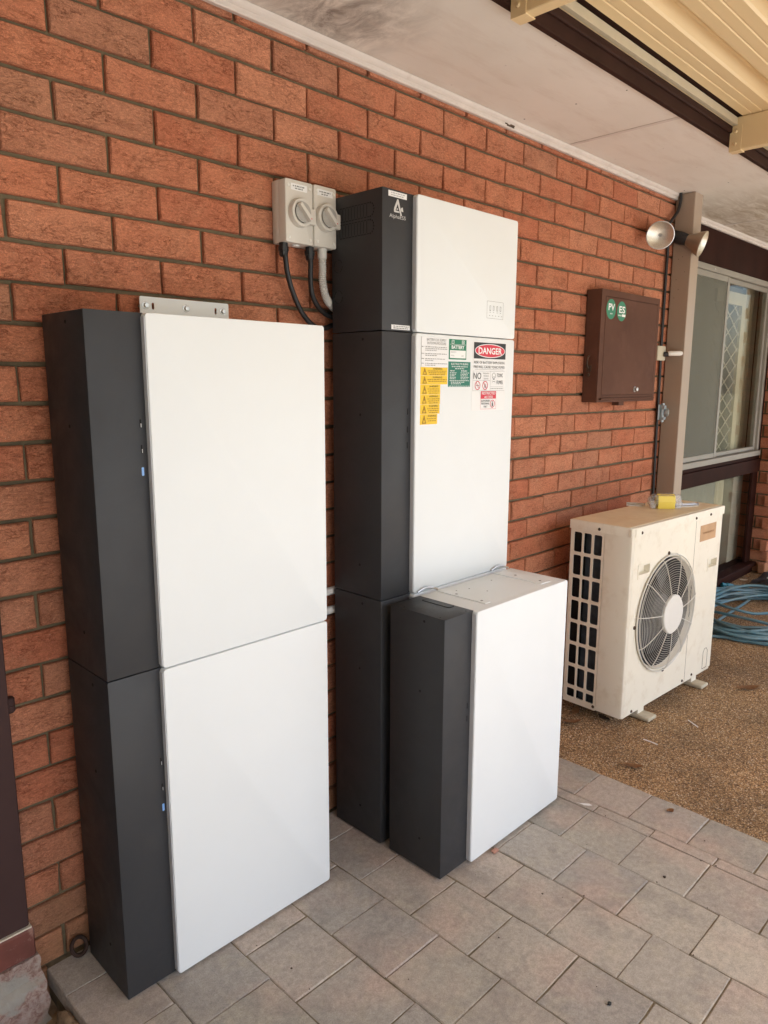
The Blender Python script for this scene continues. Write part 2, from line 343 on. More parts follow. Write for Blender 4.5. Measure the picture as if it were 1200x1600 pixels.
def rrect(x0, x1, z0, z1, r, n=5):
    out = []
    for cx, cz, a0 in ((x1 - r, z1 - r, 0), (x0 + r, z1 - r, 90), (x0 + r, z0 + r, 180), (x1 - r, z0 + r, 270)):
        for i in range(n + 1):
            a = R_(a0 + 90 * i / n); out.append((cx + r * math.cos(a), cz + r * math.sin(a)))
    return out
def circ(cx, cz, r, n=32, rz=None):
    return [(cx + r * math.cos(2 * math.pi * i / n), cz + (rz or r) * math.sin(2 * math.pi * i / n)) for i in range(n)]
AX = {'xz': lambda u, v, d: (u, d, v), 'yz': lambda u, v, d: (d, u, v), 'xy': lambda u, v, d: (u, v, d)}
def inset(poly, e):
    n = len(poly); cx = sum(p[0] for p in poly) / n; cy = sum(p[1] for p in poly) / n
    w = max(abs(p[0] - cx) for p in poly); h = max(abs(p[1] - cy) for p in poly)
    return [(cx + (p[0] - cx) * (1 - e / w), cy + (p[1] - cy) * (1 - e / h)) for p in poly]
def prism(bm, poly, d0, d1, plane='xz', bev=0.0):
    """solid over poly from depth d0 (back) to d1 (front); bev chamfers the front rim"""
    f = AX[plane]; s = 1 if d1 > d0 else -1
    lv = [(poly, d0), (poly, d1)] if not bev else [(poly, d0), (poly, d1 - s * bev), (inset(poly, bev * 0.3), d1 - s * bev * 0.3), (inset(poly, bev), d1)]
    rings = [[bm.verts.new(f(u, v, d)) for u, v in p] for p, d in lv]
    for a, b in zip(rings, rings[1:]): bridge(bm, a, b)
    bm.faces.new(rings[0]); bm.faces.new(rings[-1]); return bm
def holed(bm, outer, holes, d0, d1, plane='xz'):
    f = AX[plane]; t = BM()
    for lp in [outer] + holes:
        vs = [t.verts.new(f(u, v, d0)) for u, v in lp]
        for i in range(len(vs)): t.edges.new((vs[i], vs[(i + 1) % len(vs)]))
    bmesh.ops.triangle_fill(t, edges=t.edges[:], use_beauty=True)
    r = bmesh.ops.extrude_face_region(t, geom=t.faces[:])
    dv = Vector(f(0, 0, d1 - d0))
    bmesh.ops.translate(t, verts=[e for e in r['geom'] if isinstance(e, bmesh.types.BMVert)], vec=dv)
    me = bpy.data.meshes.new('t'); t.to_mesh(me); t.free(); bm.from_mesh(me); bpy.data.meshes.remove(me); return bm
def tomesh(name, bm, mat, smooth=False):
    bmesh.ops.recalc_face_normals(bm, faces=bm.faces[:])
    me = bpy.data.meshes.new(name); bm.to_mesh(me); bm.free()
    for mm in (mat if isinstance(mat, (list, tuple)) else [mat]): me.materials.append(MAT[mm] if isinstance(mm, str) else mm)
    if smooth:
        me.polygons.foreach_set('use_smooth', [True] * len(me.polygons))
        try: me.set_sharp_from_angle(angle=R_(38))
        except Exception: pass
    return me
LOC = {}
def tag(o, label=None, cat=None, group=None, kind=None):
    for k, v in (('label', label), ('category', cat), ('group', group), ('kind', kind)):
        if v: o[k] = v
    return o
def thing(name, label, cat, loc=(0, 0, 0), rz=0.0, group=None):
    o = bpy.data.objects.new(name, None); COL.objects.link(o); o.location = loc; o.rotation_euler = (0, 0, rz); o.empty_display_size = 0.05
    LOC[o.name] = (Vector(loc), rz); return tag(o, label, cat, group)
def obj(name, bm, mat, parent=None, smooth=False, local=False, loc=None):
    """mesh object; under a thing the mesh is given in world coordinates unless local"""
    me = bm if isinstance(bm, bpy.types.Mesh) else tomesh(name, bm, mat, smooth)
    o = bpy.data.objects.new(name, me); COL.objects.link(o)
    if parent:
        o.parent = parent
        if not local and parent.name in LOC: o.location = -LOC[parent.name][0]
    if loc: o.location = loc
    return o
def struct(name, bm, mat, smooth=False):
    return tag(obj(name, bm, mat, None, smooth), kind='structure')
_fc = [0]
def text_mesh(body, x, z, w, h, y, mat, bold=0.0, shear=0.0, plane='xz'):
    """flat lettering facing -y, centred at x,z, fitted in a w x h box"""
    cu = bpy.data.curves.new('txt', 'FONT'); cu.body = body; cu.align_x = 'CENTER'; cu.resolution_u = 3; cu.offset = bold; cu.shear = shear
    t = bpy.data.objects.new('txt', cu); COL.objects.link(t)
    dg = bpy.context.evaluated_depsgraph_get(); me = bpy.data.meshes.new_from_object(t.evaluated_get(dg))
    bpy.data.objects.remove(t); bpy.data.curves.remove(cu)
    xs = [v.co.x for v in me.vertices]; ys = [v.co.y for v in me.vertices]
    x0, x1, y0, y1 = min(xs), max(xs), min(ys), max(ys)
    sx = w / (x1 - x0); sy = h / (y1 - y0)
    for v in me.vertices:
        u = (v.co.x - (x0 + x1) / 2) * sx; q = (v.co.y - (y0 + y1) / 2) * sy
        v.co = (x + u, y, z + q)
    me.materials.clear(); me.materials.append(MAT[mat]); me.name = 'lettering'
    return me
def text(body, x, z, w, h, y, mat, parent, bold=0.0):
    me = text_mesh(body, x, z, w, h, y, mat, bold)
    o = bpy.data.objects.new('lettering', me); COL.objects.link(o); o.parent = parent
    if parent.name in LOC: o.location = -LOC[parent.name][0]
    return o
def dashes(bm, x0, x1, z, h, y, fill=0.95, rnd=None):
    """one line of print too fine to read: word-long marks"""
    rnd = rnd or random; x = x0
    while x < x0 + (x1 - x0) * fill:
        w = min(rnd.uniform(0.004, 0.011), x1 - x)
        if w > 0.0015:
            n = max(1, int(w / 0.0019))
            for i in range(n):
                a = x + w * i / n; hh = h * rnd.uniform(0.7, 1.0)
                v = [bm.verts.new(p) for p in ((a, y, z - h / 2), (a + w / n * 0.72, y, z - h / 2), (a + w / n * 0.72, y, z - h / 2 + hh), (a, y, z - h / 2 + hh))]
                bm.faces.new(v)
        x += w + 0.0022
    return bm

# ---------------------------------------------------------------- setting: ground
PIT = (-1.4, -0.288, -0.45, 0.0)
def sheet(x0, x1, y0, y1, z, cut=False):
    bm = BM(); v = [bm.verts.new(p) for p in ((x0, y0, z), (x1, y0, z), (x1, y1, z), (x0, y1, z))]; bm.faces.new(v); return bm
struct('ground', sheet(-120, 120, -120, 120, -0.16), 'grass')
struct('yard_bounce_slab', box(BM(), -9, 12, -11, -3.06, -0.2, -0.012), 'yard_bounce')  # unseen ground, made pale to bounce sunlight up under the roof
# paving: bed + individual pavers
pav = thing('paving', None, None, (0, 0, 0)); pav['kind'] = 'structure'
bed = BM()
box(bed, -0.284, 1.512, -3.05, 0.03, -0.19, -0.0034)
box(bed, -2.1, -0.2842, -3.05, -0.452, -0.19, -0.0036)
obj('sand_bed', bed, 'sand', pav)
def paver_mesh(w, d, seed, h=0.045):
    rn = random.Random(seed); bm = BM(); x0, x1, y0, y1 = -w / 2, w / 2, -d / 2, d / 2; e = 0.0016
    n = 4; base = []
    for i in range(n): base.append((x0 + (x1 - x0) * i / n, y0))
    for i in range(n): base.append((x1, y0 + (y1 - y0) * i / n))
    for i in range(n): base.append((x1 - (x1 - x0) * i / n, y1))
    for i in range(n): base.append((x0, y1 - (y1 - y0) * i / n))
    jit = [(p[0] + rn.uniform(-0.0008, 0.0008), p[1] + rn.uniform(-0.0008, 0.0008)) for p in base]
    rings = []
    for k, (s, z) in enumerate(((0, -h), (0, -0.0028), (e, 0))):
        r = []
        for (x, y) in jit:
            ss = s + (rn.uniform(-0.0006, 0.0022) if k == 2 else 0)
            r.append(bm.verts.new((x * (1 - ss * 2 / w), y * (1 - ss * 2 / d), z)))
        rings.append(r)
    bridge(bm, rings[0], rings[1]); bridge(bm, rings[1], rings[2]); bm.faces.new(rings[2])
    return tomesh('paver', bm, 'paver')
PM = [paver_mesh(0.1955, 0.1955, s) for s in range(5)]
rp = random.Random(3)
def put_paver(me, x, y, sx=1, sy=1):
    o = bpy.data.objects.new('paver', me); COL.objects.link(o); o.parent = pav
    o.location = (x, y, rp.uniform(-0.0022, 0.0010)); o.scale = (sx, sy, 1)
    o.rotation_euler = (rp.uniform(-0.007, 0.007), rp.uniform(-0.007, 0.007), rp.uniform(-0.009, 0.009))
P = 0.1985
cols = []
for c in range(-10, 6): cols.append((0.2805 + (c - 1) * P, c))
for x0, c in cols:
    x1 = x0 + P
    if c == 5: x1 = 1.2725
    off = -0.122 if c % 2 == 0 else -0.0245    # joint phase
    k = 0
    y = off + 0.2
    while y > -3.0:
        ya, yb = y - 0.199, y
        y -= 0.199
        yb = min(yb, -0.004)
        if yb - ya < 0.03: continue
        xa, xb = x0, x1
        if xa < -0.288 < xb and c < 0: xa = -0.288
        if xb < -0.2 and xa < -0.2 and yb > -0.45 and x1 <= -0.28:
            continue
        put_paver(PM[rp.randrange(5)], (xa + xb) / 2, (ya + yb) / 2, (xb - xa - 0.0016) / 0.1962, (yb - ya - 0.0016) / 0.1962)
# narrow strip and the square border course
y = -0.034
while y > -3.0:
    put_paver(PM[rp.randrange(5)], 1.2965, y - 0.098, 0.0435 / 0.1955, 1.0); y -= 0.198
y = 0.064
while y > -3.0:
    yb = min(y, 0.0); ya = y - 0.198
    put_paver(PM[rp.randrange(5)], 1.4165, (ya + yb) / 2, 0.187 / 0.1955, (yb - ya - 0.003) / 0.1955); y -= 0.198
# exposed aggregate slab
agg = BM()
nx, ny = 60, 40
vs = [[None] * (ny + 1) for _ in range(nx + 1)]
for i in range(nx + 1):
    for j in range(ny + 1):
        x = 1.513 + (7.5 - 1.513) * (i / nx) ** 1.5; yy = -3.05 + (0.30 + 3.05) * j / ny
        z = -0.004 + 0.0035 * noise.noise((x * 2.2, yy * 2.2, 0))
        if i == 0: x += 0.006 * noise.noise((yy * 30, 3, 1))
        vs[i][j] = agg.verts.new((x, yy, z))
for i in range(nx):
    for j in range(ny): agg.faces.new((vs[i][j], vs[i + 1][j], vs[i + 1][j + 1], vs[i][j + 1]))
struct('aggregate_slab', agg, 'aggregate', True)
# loose-looking pebbles standing out of the slab: too many to count
def pebbles():
    rn = random.Random(11); V = []; F = []
    base = [(1, 0, 0), (0.3, 0.95, 0), (-0.8, 0.6, 0), (-0.8, -0.6, 0), (0.3, -0.95, 0), (0, 0, 0.8)]
    n = 0
    for _ in range(46000):
        t = rn.random(); x = 1.508 + 2.6 * t ** 1.5; yy = rn.uniform(-1.55, 0.0)
        if x > 3.0 and yy < -1.2: continue
        s = rn.uniform(0.0016, 0.0042); a = rn.uniform(0, 6.28); e = rn.uniform(0.65, 1.0); ca, sa = math.cos(a), math.sin(a)
        z = -0.0045 + 0.0035 * noise.noise((x * 2.2, yy * 2.2, 0)); k = len(V)
        for bx, by, bz in base:
            px, py = bx * s * rn.uniform(0.8, 1.2), by * s * e * rn.uniform(0.8, 1.2)
            V.append((x + px * ca - py * sa, yy + px * sa + py * ca, z + bz * s * rn.uniform(0.6, 1.1)))
        for i in range(5): F.append((k + i, k + (i + 1) % 5, k + 5))
    me = bpy.data.meshes.new('pebbles'); me.from_pydata(V, [], F); me.materials.append(MAT['pebble']); return me
pb = bpy.data.objects.new('pebbles', pebbles()); COL.objects.link(pb)
tag(pb, 'tan and brown pebble grain of the exposed aggregate slab', 'pebbles', kind='stuff')
# soil in the gap between step and paving
soil = BM(); vs = {}
for i in range(29):
    for j in range(13):
        x = -1.4 + 1.125 * i / 28; yy = -0.46 + 0.47 * j / 12
        vs[i, j] = soil.verts.new((x, yy, -0.085 + 0.03 * noise.noise((x * 9, yy * 9, 2)) + 0.012 * noise.noise((x * 30, yy * 30, 2))))
for i in range(28):
    for j in range(12): soil.faces.new((vs[i, j], vs[i + 1, j], vs[i + 1, j + 1], vs[i, j + 1]))
struct('garden_soil', soil, 'soil', True)

# ---------------------------------------------------------------- brick wall
BP, BH = 0.23581, 0.086
WALL_X0, WALL_X1 = -1.42, 3.02
wall = thing('brick_wall', 'long red-brown brick wall with dark raked joints behind the cabinets', 'wall', (0, 0.1, 0))
mb = BM(); box(mb, WALL_X0, WALL_X1 - 0.004, 0.0125, 0.24, -0.2, 2.42); obj('mortar_bed', mb, 'mortar', wall)
def brick_mesh(seed, L=BP - 0.0072, H=BH - 0.0098, D=0.045):
    rn = random.Random(seed); bm = BM()
    pts = [(-L / 2, -H / 2), (-L / 6, -H / 2), (L / 6, -H / 2), (L / 2, -H / 2), (L / 2, 0), (L / 2, H / 2), (L / 6, H / 2), (-L / 6, H / 2), (-L / 2, H / 2), (-L / 2, 0)]
    rings = []
    jj = [(rn.uniform(-0.0014, 0.0014), rn.uniform(-0.0012, 0.0012)) for _ in pts]
    for k, (e, y) in enumerate(((0, D), (0, 0.0035), (0.0028, 0.0))):
        r = []
        for (x, z), (jx, jz) in zip(pts, jj):
            yy = y + (rn.uniform(-0.0012, 0.0012) if k == 2 else 0)
            r.append(bm.verts.new((x * (1 - 2 * e / L) + jx, yy, z * (1 - 2 * e / H) + jz)))
        rings.append(r)
    bridge(bm, rings[0], rings[1]); bridge(bm, rings[1], rings[2])
    c = bm.verts.new((0, rn.uniform(-0.0012, 0.0008), 0))
    for i in range(10): bm.faces.new((rings[2][i], rings[2][(i + 1) % 10], c))
    return tomesh('brick', bm, 'brick')
BMESH = [brick_mesh(s) for s in range(12)]
rb = random.Random(21)
bricks = []          # (x0, x1, z0, z1)
for r in range(-1, 29):
    z1 = (27 - r) * BH; z0 = z1 - BH
    if r == -1: z1 = 2.385
    ph = 0.0 if r % 2 == 0 else 0.5
    for j in range(-7, 14):
        x0 = (j + ph) * BP; x1 = x0 + BP
        x0 = max(x0, WALL_X0); x1 = min(x1, WALL_X1 + 0.005)
        if x1 - x0 < 0.03: continue
        bricks.append((x0, x1, z0, z1))
BOXES = [(-0.19, 0.41, -0.26, -0.03, 0, 1.566), (0.636, 1.243, -0.265, -0.04, 0, 1.938), (0.637, 1.247, -0.505, -0.297, 0, 0.79),
         (1.89, 2.75, -0.46, -0.15, 0.04, 0.857), (2.167, 2.74, -0.075, 0, 1.34, 1.83), (-1.4, -0.33, -0.055, 0, -0.2, 2.2)]
def hidden(p):
    d = Vector(p) - CAM
    for b in BOXES:
        t0, t1 = 0.0, 0.999
        for a in range(3):
            lo = (b[2 * a] - CAM[a]) / d[a]; hi = (b[2 * a + 1] - CAM[a]) / d[a]
            if lo > hi: lo, hi = hi, lo
            t0 = max(t0, lo); t1 = min(t1, hi)
        if t0 < t1: return True
    return False
def inframe(p):
    d = Vector(p) - CAM; w = d.dot(cf)
    if w <= 0.05: return False
    u = 1136.4 * d.dot(cr) / w; v = 1136.4 * d.dot(cd) / w
    return abs(u) < 600 and abs(v) < 800
def show(b):
    x0, x1, z0, z1 = b; n = 0
    for i in range(5):
        for j in range(3):
            p = (x0 + (x1 - x0) * (i + 0.5) / 5, 0, z0 + (z1 - z0) * (j + 0.5) / 3)
            if inframe(p) and not hidden(p): n += 1
    c = Vector(((x0 + x1) / 2, 0, (z0 + z1) / 2)) - CAM
    return n / 15 * (x1 - x0) * (z1 - z0) * abs(c.y) / c.length ** 3
order = sorted(bricks, key=show, reverse=True)
def place_brick(b, parent, local=True):
    o = bpy.data.objects.new('brick', BMESH[rb.randrange(12)]); COL.objects.link(o); o.parent = parent
    return o
Lm, Hm = BP - 0.0072, BH - 0.0098
for b in order[:300]:
    x0, x1, z0, z1 = b
    o = place_brick(b, wall)
    fl = rb.choice((1, -1))
    o.location = ((x0 + x1) / 2 + rb.uniform(-0.001, 0.001), -0.1 + rb.uniform(-0.0012, 0.0012), (z0 + z1) / 2 + rb.uniform(-0.0008, 0.0008))
    o.scale = ((x1 - x0 - 0.0072 + rb.uniform(-0.002, 0.0015)) / Lm * 1.0, 1, (z1 - z0 - 0.0098) / Hm)
    o.rotation_euler = (rb.uniform(-0.006, 0.006), rb.uniform(-0.003, 0.003), rb.uniform(-0.006, 0.006))
rest = BM()
for b in order[300:]:
    x0, x1, z0, z1 = b
    box(rest, x0 + 0.004, x1 - 0.004, rb.uniform(-0.001, 0.001), 0.04, z0 + 0.0055, z1 - 0.0055)
ro = obj('brick', rest, 'brick', wall); ro['kind'] = 'stuff'

# far pier of the same brick past the window
pier = thing('brick_pier', 'brick pier at the right edge beyond the window', 'pier', (5.16, 0.12, 0))
pm = BM(); box(pm, 5.073, 5.44, 0.012, 0.40, -0.1, 2.36); obj('mortar_bed', pm, 'mortar', pier)
for r in range(0, 28):
    z0 = (27 - r - 1) * BH
    for s in ((0,) if r % 2 else (0, 1)):
        o = place_brick(None, pier); ln = 0.225 if r % 2 else 0.105
        yc = 0.115 if r % 2 else (0.055 if s == 0 else 0.175)
        o.location = (5.06 - 5.16, yc - 0.12, z0 + BH / 2); o.rotation_euler = (0, 0, R_(-90)); o.scale = (ln / Lm, 1, 1)
    for s in range(2):
        o = place_brick(None, pier); xc = 5.175 + s * BP - (0.0 if r % 2 else 0.06)
        o.location = (xc - 5.16 + 0.012, 0.0 - 0.12, z0 + BH / 2); o.scale = (0.98, 1, 1)

# ---------------------------------------------------------------- house over and behind the wall
hr = BM()
v = [hr.verts.new(p) for p in ((-6, -0.47, 2.52), (12, -0.47, 2.52), (12, 4.5, 4.2), (-6, 4.5, 4.2), (-6, 0.3, 2.44), (12, 0.3, 2.44), (12, 4.5, 2.44), (-6, 4.5, 2.44))]
hr.faces.new(v[0:4]); hr.faces.new((v[4], v[5], v[6], v[7])); hr.faces.new((v[2], v[3], v[7], v[6]))
struct('house_roof', hr, 'rooftile')
hb = BM(); box(hb, -6, 12, 4.3, 4.5, -0.2, 2.44); box(hb, -6, WALL_X0 - 0.006, 0.03, 0.24, -0.2, 2.42); box(hb, -6, -5.8, 0.25, 4.3, -0.2, 2.44); box(hb, 11.8, 12, 0.41, 4.3, -0.2, 2.44)
struct('house_back_walls', hb, 'roomwall')
hf = BM(); box(hf, 5.45, 12, 0.2, 0.4, -0.2, 2.42); struct('house_far_wall', hf, 'brick')
hw = BM(); box(hw, -3.3, -3.06, -5.5, 0.02, -0.2, 2.9); struct('added_light_block', hw, 'light_block')  # unseen dark wall, added to block light coming from the left
fl = BM(); box(fl, WALL_X1 + 0.1, 5.4, 0.32, 4.29, -0.1, 0.05); struct('room_floor', fl, 'roomwall')

# eave: sheets, cover strips, moulding
eave = thing('eave_soffit', 'off-white painted eave soffit with mould stains above the brick wall', 'soffit', (0, -0.2, 2.37))
xs = [-2.05, -0.062, 1.932, 3.918, 5.9]
for a, b in zip(xs, xs[1:]):
    bm = BM(); box(bm, a + 0.002, b - 0.002, -0.478, 0.12 if a > 3 or b > 3.5 else 0.0, 2.368, 2.374, 0.0008)
    if b > 3.5 and a < 3: pass
    obj('soffit_sheet', bm, 'soffit', eave)
for x in xs[1:4]:
    bm = BM(); box(bm, x - 0.011, x + 0.011, -0.477, -0.022 if x < 3.2 else 0.1, 2.3655, 2.3685, 0.001); obj('cover_strip', bm, 'moulding', eave)
def mould(x0, x1, y):
    bm = BM(); prof = [(y, 2.338), (y - 0.012, 2.338), (y - 0.0145, 2.341), (y - 0.0145, 2.352), (y - 0.020, 2.3555), (y - 0.024, 2.3605), (y - 0.026, 2.3665), (y, 2.3668)]
    L = [bm.verts.new((x0, a, b)) for a, b in prof]; Rr = [bm.verts.new((x1, a, b)) for a, b in prof]
    bridge(bm, L, Rr); bm.faces.new(L); bm.faces.new(Rr); return bm
obj('moulding', mould(-2.0, 3.0, -0.0025), 'moulding', eave, True)
obj('moulding', mould(3.10, 5.9, 0.118), 'moulding', eave, True)
for i, x in enumerate((0.35, 0.72, 1.12, 1.55, 2.25, 2.62, 2.95, 3.4)):
    for y in (-0.06, -0.27, -0.45):
        bm = BM(); lathe(bm, (x + 0.02 * math.sin(i * 5 + y * 30), y + 0.008 * math.sin(i * 3), 2.3682), (0, 0, -1), [(0, 0.0034), (0.0006, 0.003)], 8); obj('nail_head', bm, 'moulding' if (i + int(y * 100)) % 3 else 'rust', eave)
gap = BM()
for (dx, dz, w, h) in ((0, 0, 0.045, 0.006), (0.022, 0.0062, 0.026, 0.005), (-0.010, 0.004, 0.014, 0.004)):
    box(gap, 1.51 + dx, 1.51 + dx + w, -0.0185, -0.0165, 2.343 + dz, 2.343 + dz + h)
obj('broken_patch', gap, 'leafdark', eave)
fa = thing('fascia_board', 'dark brown fascia board along the soffit edge', 'fascia', (0, -0.49, 2.36))
bm = BM(); box(bm, -3, 9, -0.500, -0.4795, 2.358, 2.52, 0.002); obj('board', bm, 'fascia', fa)
bm = BM(); prof = [(-0.5005, 2.395), (-0.508, 2.395), (-0.511, 2.40), (-0.511, 2.418), (-0.5005, 2.418)]
L = [bm.verts.new((-3, a, b)) for a, b in prof]; Rr = [bm.verts.new((9, a, b)) for a, b in prof]; bridge(bm, L, Rr)
obj('gutter_lip', bm, 'fascia', fa)

# patio roof: ribbed cream sheet on cream beams
pr_ = thing('patio_roof', 'cream ribbed steel patio roof on cream beams along the eave', 'roof', (1.5, -2.0, 2.3))
RX0, RX1, RY1 = -2.9, 7.5, -3.25
prof = [(-0.535, 2.455)]
def pan(y):          # y = house-side start of a rib
    return [(y, 2.452), (y - 0.006, 2.458), (y - 0.020, 2.492), (y - 0.026, 2.496), (y - 0.046, 2.496), (y - 0.052, 2.492), (y - 0.066, 2.458), (y - 0.072, 2.452)]
yy = -0.655; segs = []
sheets = []
start = -0.543
while yy > RY1:
    p = [(start, 2.452)]
    w = abs(yy - start)
    if w > 0.05:
        for t in (0.33, 0.66):
            c = start + (yy - start) * t
            p += [(c + 0.004, 2.452), (c + 0.001, 2.4545), (c - 0.001, 2.4545), (c - 0.004, 2.452)]
    p += pan(yy); start = yy - 0.072 - 0.0; sheets.append(p); yy -= 0.1965
for p in sheets:
    bm = BM(); up = [(a, b + 0.0012) for a, b in p][::-1]; full = p + up
    # small laps between the ribs so each sheet keeps its own edge
    L = [bm.verts.new((RX0, a, b)) for a, b in full]; Rr = [bm.verts.new((RX1, a, b)) for a, b in full]
    bridge(bm, L, Rr); obj('roof_sheet', bm, 'cream', pr_)
bm = BM()
box(bm, RX0, RX1, -0.528, -0.512, 2.4205, 2.448, 0.001); obj('edge_channel', bm, 'creamgrey', pr_)
bm = BM(); box(bm, RX0, RX1, -0.60, -0.5012, 2.4570, 2.4610); obj('gap_dark_strip', bm, 'fascia', pr_)  # added dark strip, keeps sky light from showing through the edge gap
bm = BM(); box(bm, RX0, RX1, -0.5118, -0.5012, 2.4212, 2.444); obj('edge_channel', bm, 'cream', pr_)
for i, bx in enumerate((-0.655, 0.838, 2.327, 3.82, 5.31)):
    bm = BM(); box(bm, bx, bx + 0.039, RY1 + 0.1, -0.5025, 2.3300, 2.4500, 0.002); be = obj('beam', bm, 'cream', pr_)
    bm = BM(); box(bm, bx - 0.0022, bx - 0.0002, -0.548, -0.5022, 2.3275, 2.419, 0.0006); box(bm, bx - 0.0022, bx + 0.0412, -0.548, -0.5022, 2.3255, 2.3290, 0.0006)
    br = obj('bracket', bm, 'cream', be)
    for z in (2.352, 2.398):
        bm = BM(); lathe(bm, (bx - 0.0022, -0.524, z), (-1, 0, 0), [(0, 0.0068), (0.0015, 0.0066), (0.004, 0.004)], 10); obj('screw_head', bm, 'cream', be, True)
for px in (-0.655, 2.327, 5.31):
    bm = BM(); box(bm, px - 0.03, px + 0.07, RY1 + 0.12, RY1 + 0.22, -0.012, 2.3295, 0.003); obj('post', bm, 'cream', pr_)

# post at the wall's end
po = thing('steel_post', 'beige square steel post at the end of the brick wall', 'post', (3.05, -0.055, 0))
bm = BM(); box(bm, 3.0, 3.097, -0.104, -0.0065, 0.0, 2.3665, 0.004, 2); obj('tube', bm, 'post', po)
for (y, z) in ((-0.06, 2.06), (-0.04, 2.05), (-0.075, 1.985), (-0.035, 1.95), (-0.05, 1.90), (-0.03, 1.86)):
    bm = BM(); lathe(bm, (3.0004, y, z), (-1, 0, 0), [(0, 0.0022), (0.0006, 0.0018)], 8); obj('rust_spot', bm, 'rust', po)
bm = BM(); box(bm, 3.0155, 3.3, 0.0, 0.25, -0.1, 2.36); struct('wall_return', bm, 'mortar')

# ---------------------------------------------------------------- window beyond the post
wi = thing('window', 'brown timber framed window with aluminium slider over a fixed pane', 'window', (4.1, 0.16, 0))
WX0, WX1 = 3.31, 5.062
def part(name, mat, *a, bev=0.003):
    bm = BM(); box(bm, *a, bev); return obj(name, bm, mat, wi)
part('head', 'browntimber', WX0, WX1, 0.120, 0.22, 2.135, 2.36)
part('stile', 'browntimber', WX0, WX0 + 0.09, 0.124, 0.22, 0.08, 2.1345)
part('stile', 'browntimber', 4.955, WX1, 0.124, 0.149, 0.08, 0.774)
part('stile', 'browntimber', 5.02, WX1, 0.124, 0.22, 0.9005, 2.1345)
part('rail', 'browntimber', WX0 + 0.0905, WX1 - 0.001, 0.112, 0.22, 0.775, 0.872)
part('rail', 'browntimber', WX0 + 0.0905, WX1 - 0.001, 0.124, 0.22, 0.8722, 0.90)
part('sill', 'browntimber', WX0 - 0.02, WX1 + 0.005, 0.075, 0.24, 0.045, 0.0795)
part('sill', 'browntimber', WX0 - 0.02, WX1 + 0.005, 0.10, 0.24, -0.08, 0.0445)
# slider
for nm, a in (('slider_frame', (WX0 + 0.09, 5.019, 0.118, 0.20, 2.098, 2.134)), ('slider_frame', (WX0 + 0.09, 5.019, 0.105, 0.20, 0.9008, 0.937)), ('slider_frame', (4.985, 5.0195, 0.122, 0.20, 0.938, 2.0975)), ('slider_frame', (WX0 + 0.091, WX0 + 0.12, 0.122, 0.20, 0.938, 2.0975)),
              ('sash_stile', (4.158, 4.183, 0.126, 0.148, 0.938, 2.0975)), ('sash_stile', (4.187, 4.212, 0.134, 0.156, 0.938, 2.0975)), ('sash_stile', (4.953, 4.9845, 0.140, 0.17, 0.938, 2.0975)),
              ('sash_rail', (WX0 + 0.121, 4.157, 0.128, 0.148, 2.062, 2.097)), ('sash_rail', (WX0 + 0.121, 4.157, 0.128, 0.148, 0.939, 0.97)), ('sash_rail', (4.213, 4.952, 0.142, 0.16, 2.066, 2.097)), ('sash_rail', (4.213, 4.952, 0.142, 0.16, 0.939, 0.966))):
    part(nm, 'alum', *a, bev=0.002)
part('pane', 'glass', WX0 + 0.121, 4.157, 0.137, 0.140, 0.9705, 2.0615, bev=0)
part('insect_screen', 'screen', WX0 + 0.121, 4.157, 0.1305, 0.1312, 0.9705, 2.0615, bev=0)
part('pane', 'glass', 4.213, 4.952, 0.149, 0.152, 0.9665, 2.0655, bev=0)
part('pane', 'glass', WX0 + 0.0905, 4.9545, 0.150, 0.155, 0.0800, 0.7745, bev=0)
bm = BM(); lathe(bm, (3.9, 0.117, 2.112), (0, -1, 0), [(0, 0.008), (0.004, 0.006)], 10); obj('screw_head', bm, 'zinc', wi)
def curtain(x0, x1, y, z0, z1, amp, wl, mat):
    bm = BM(); n = int((x1 - x0) / 0.012); a = []; b = []
    for i in range(n + 1):
        x = x0 + (x1 - x0) * i / n; d = amp * math.sin(x * 6.283 / wl + 1.3 * math.sin(x * 7)) 
        a.append(bm.verts.new((x, y + d, z0))); b.append(bm.verts.new((x, y + d * 0.7, z1)))
    for i in range(n): bm.faces.new((a[i], a[i + 1], b[i + 1], b[i]))
    o = obj('curtain', bm, mat, wi, True); return o
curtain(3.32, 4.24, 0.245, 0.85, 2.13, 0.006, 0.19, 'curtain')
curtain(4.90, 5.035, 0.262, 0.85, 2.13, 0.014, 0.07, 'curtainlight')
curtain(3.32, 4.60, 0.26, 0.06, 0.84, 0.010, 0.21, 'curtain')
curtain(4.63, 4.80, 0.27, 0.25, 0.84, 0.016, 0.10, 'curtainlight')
part('inner_reveal', 'roomwall', 4.86, 5.06, 0.225, 0.30, 0.06, 0.772)
part('inner_reveal', 'roomwall', 5.040, 5.058, 0.2205, 0.34, 0.90, 2.13)
part('inner_sill', 'roomwall', 3.4, 5.06, 0.225, 0.42, 0.03, 0.06)
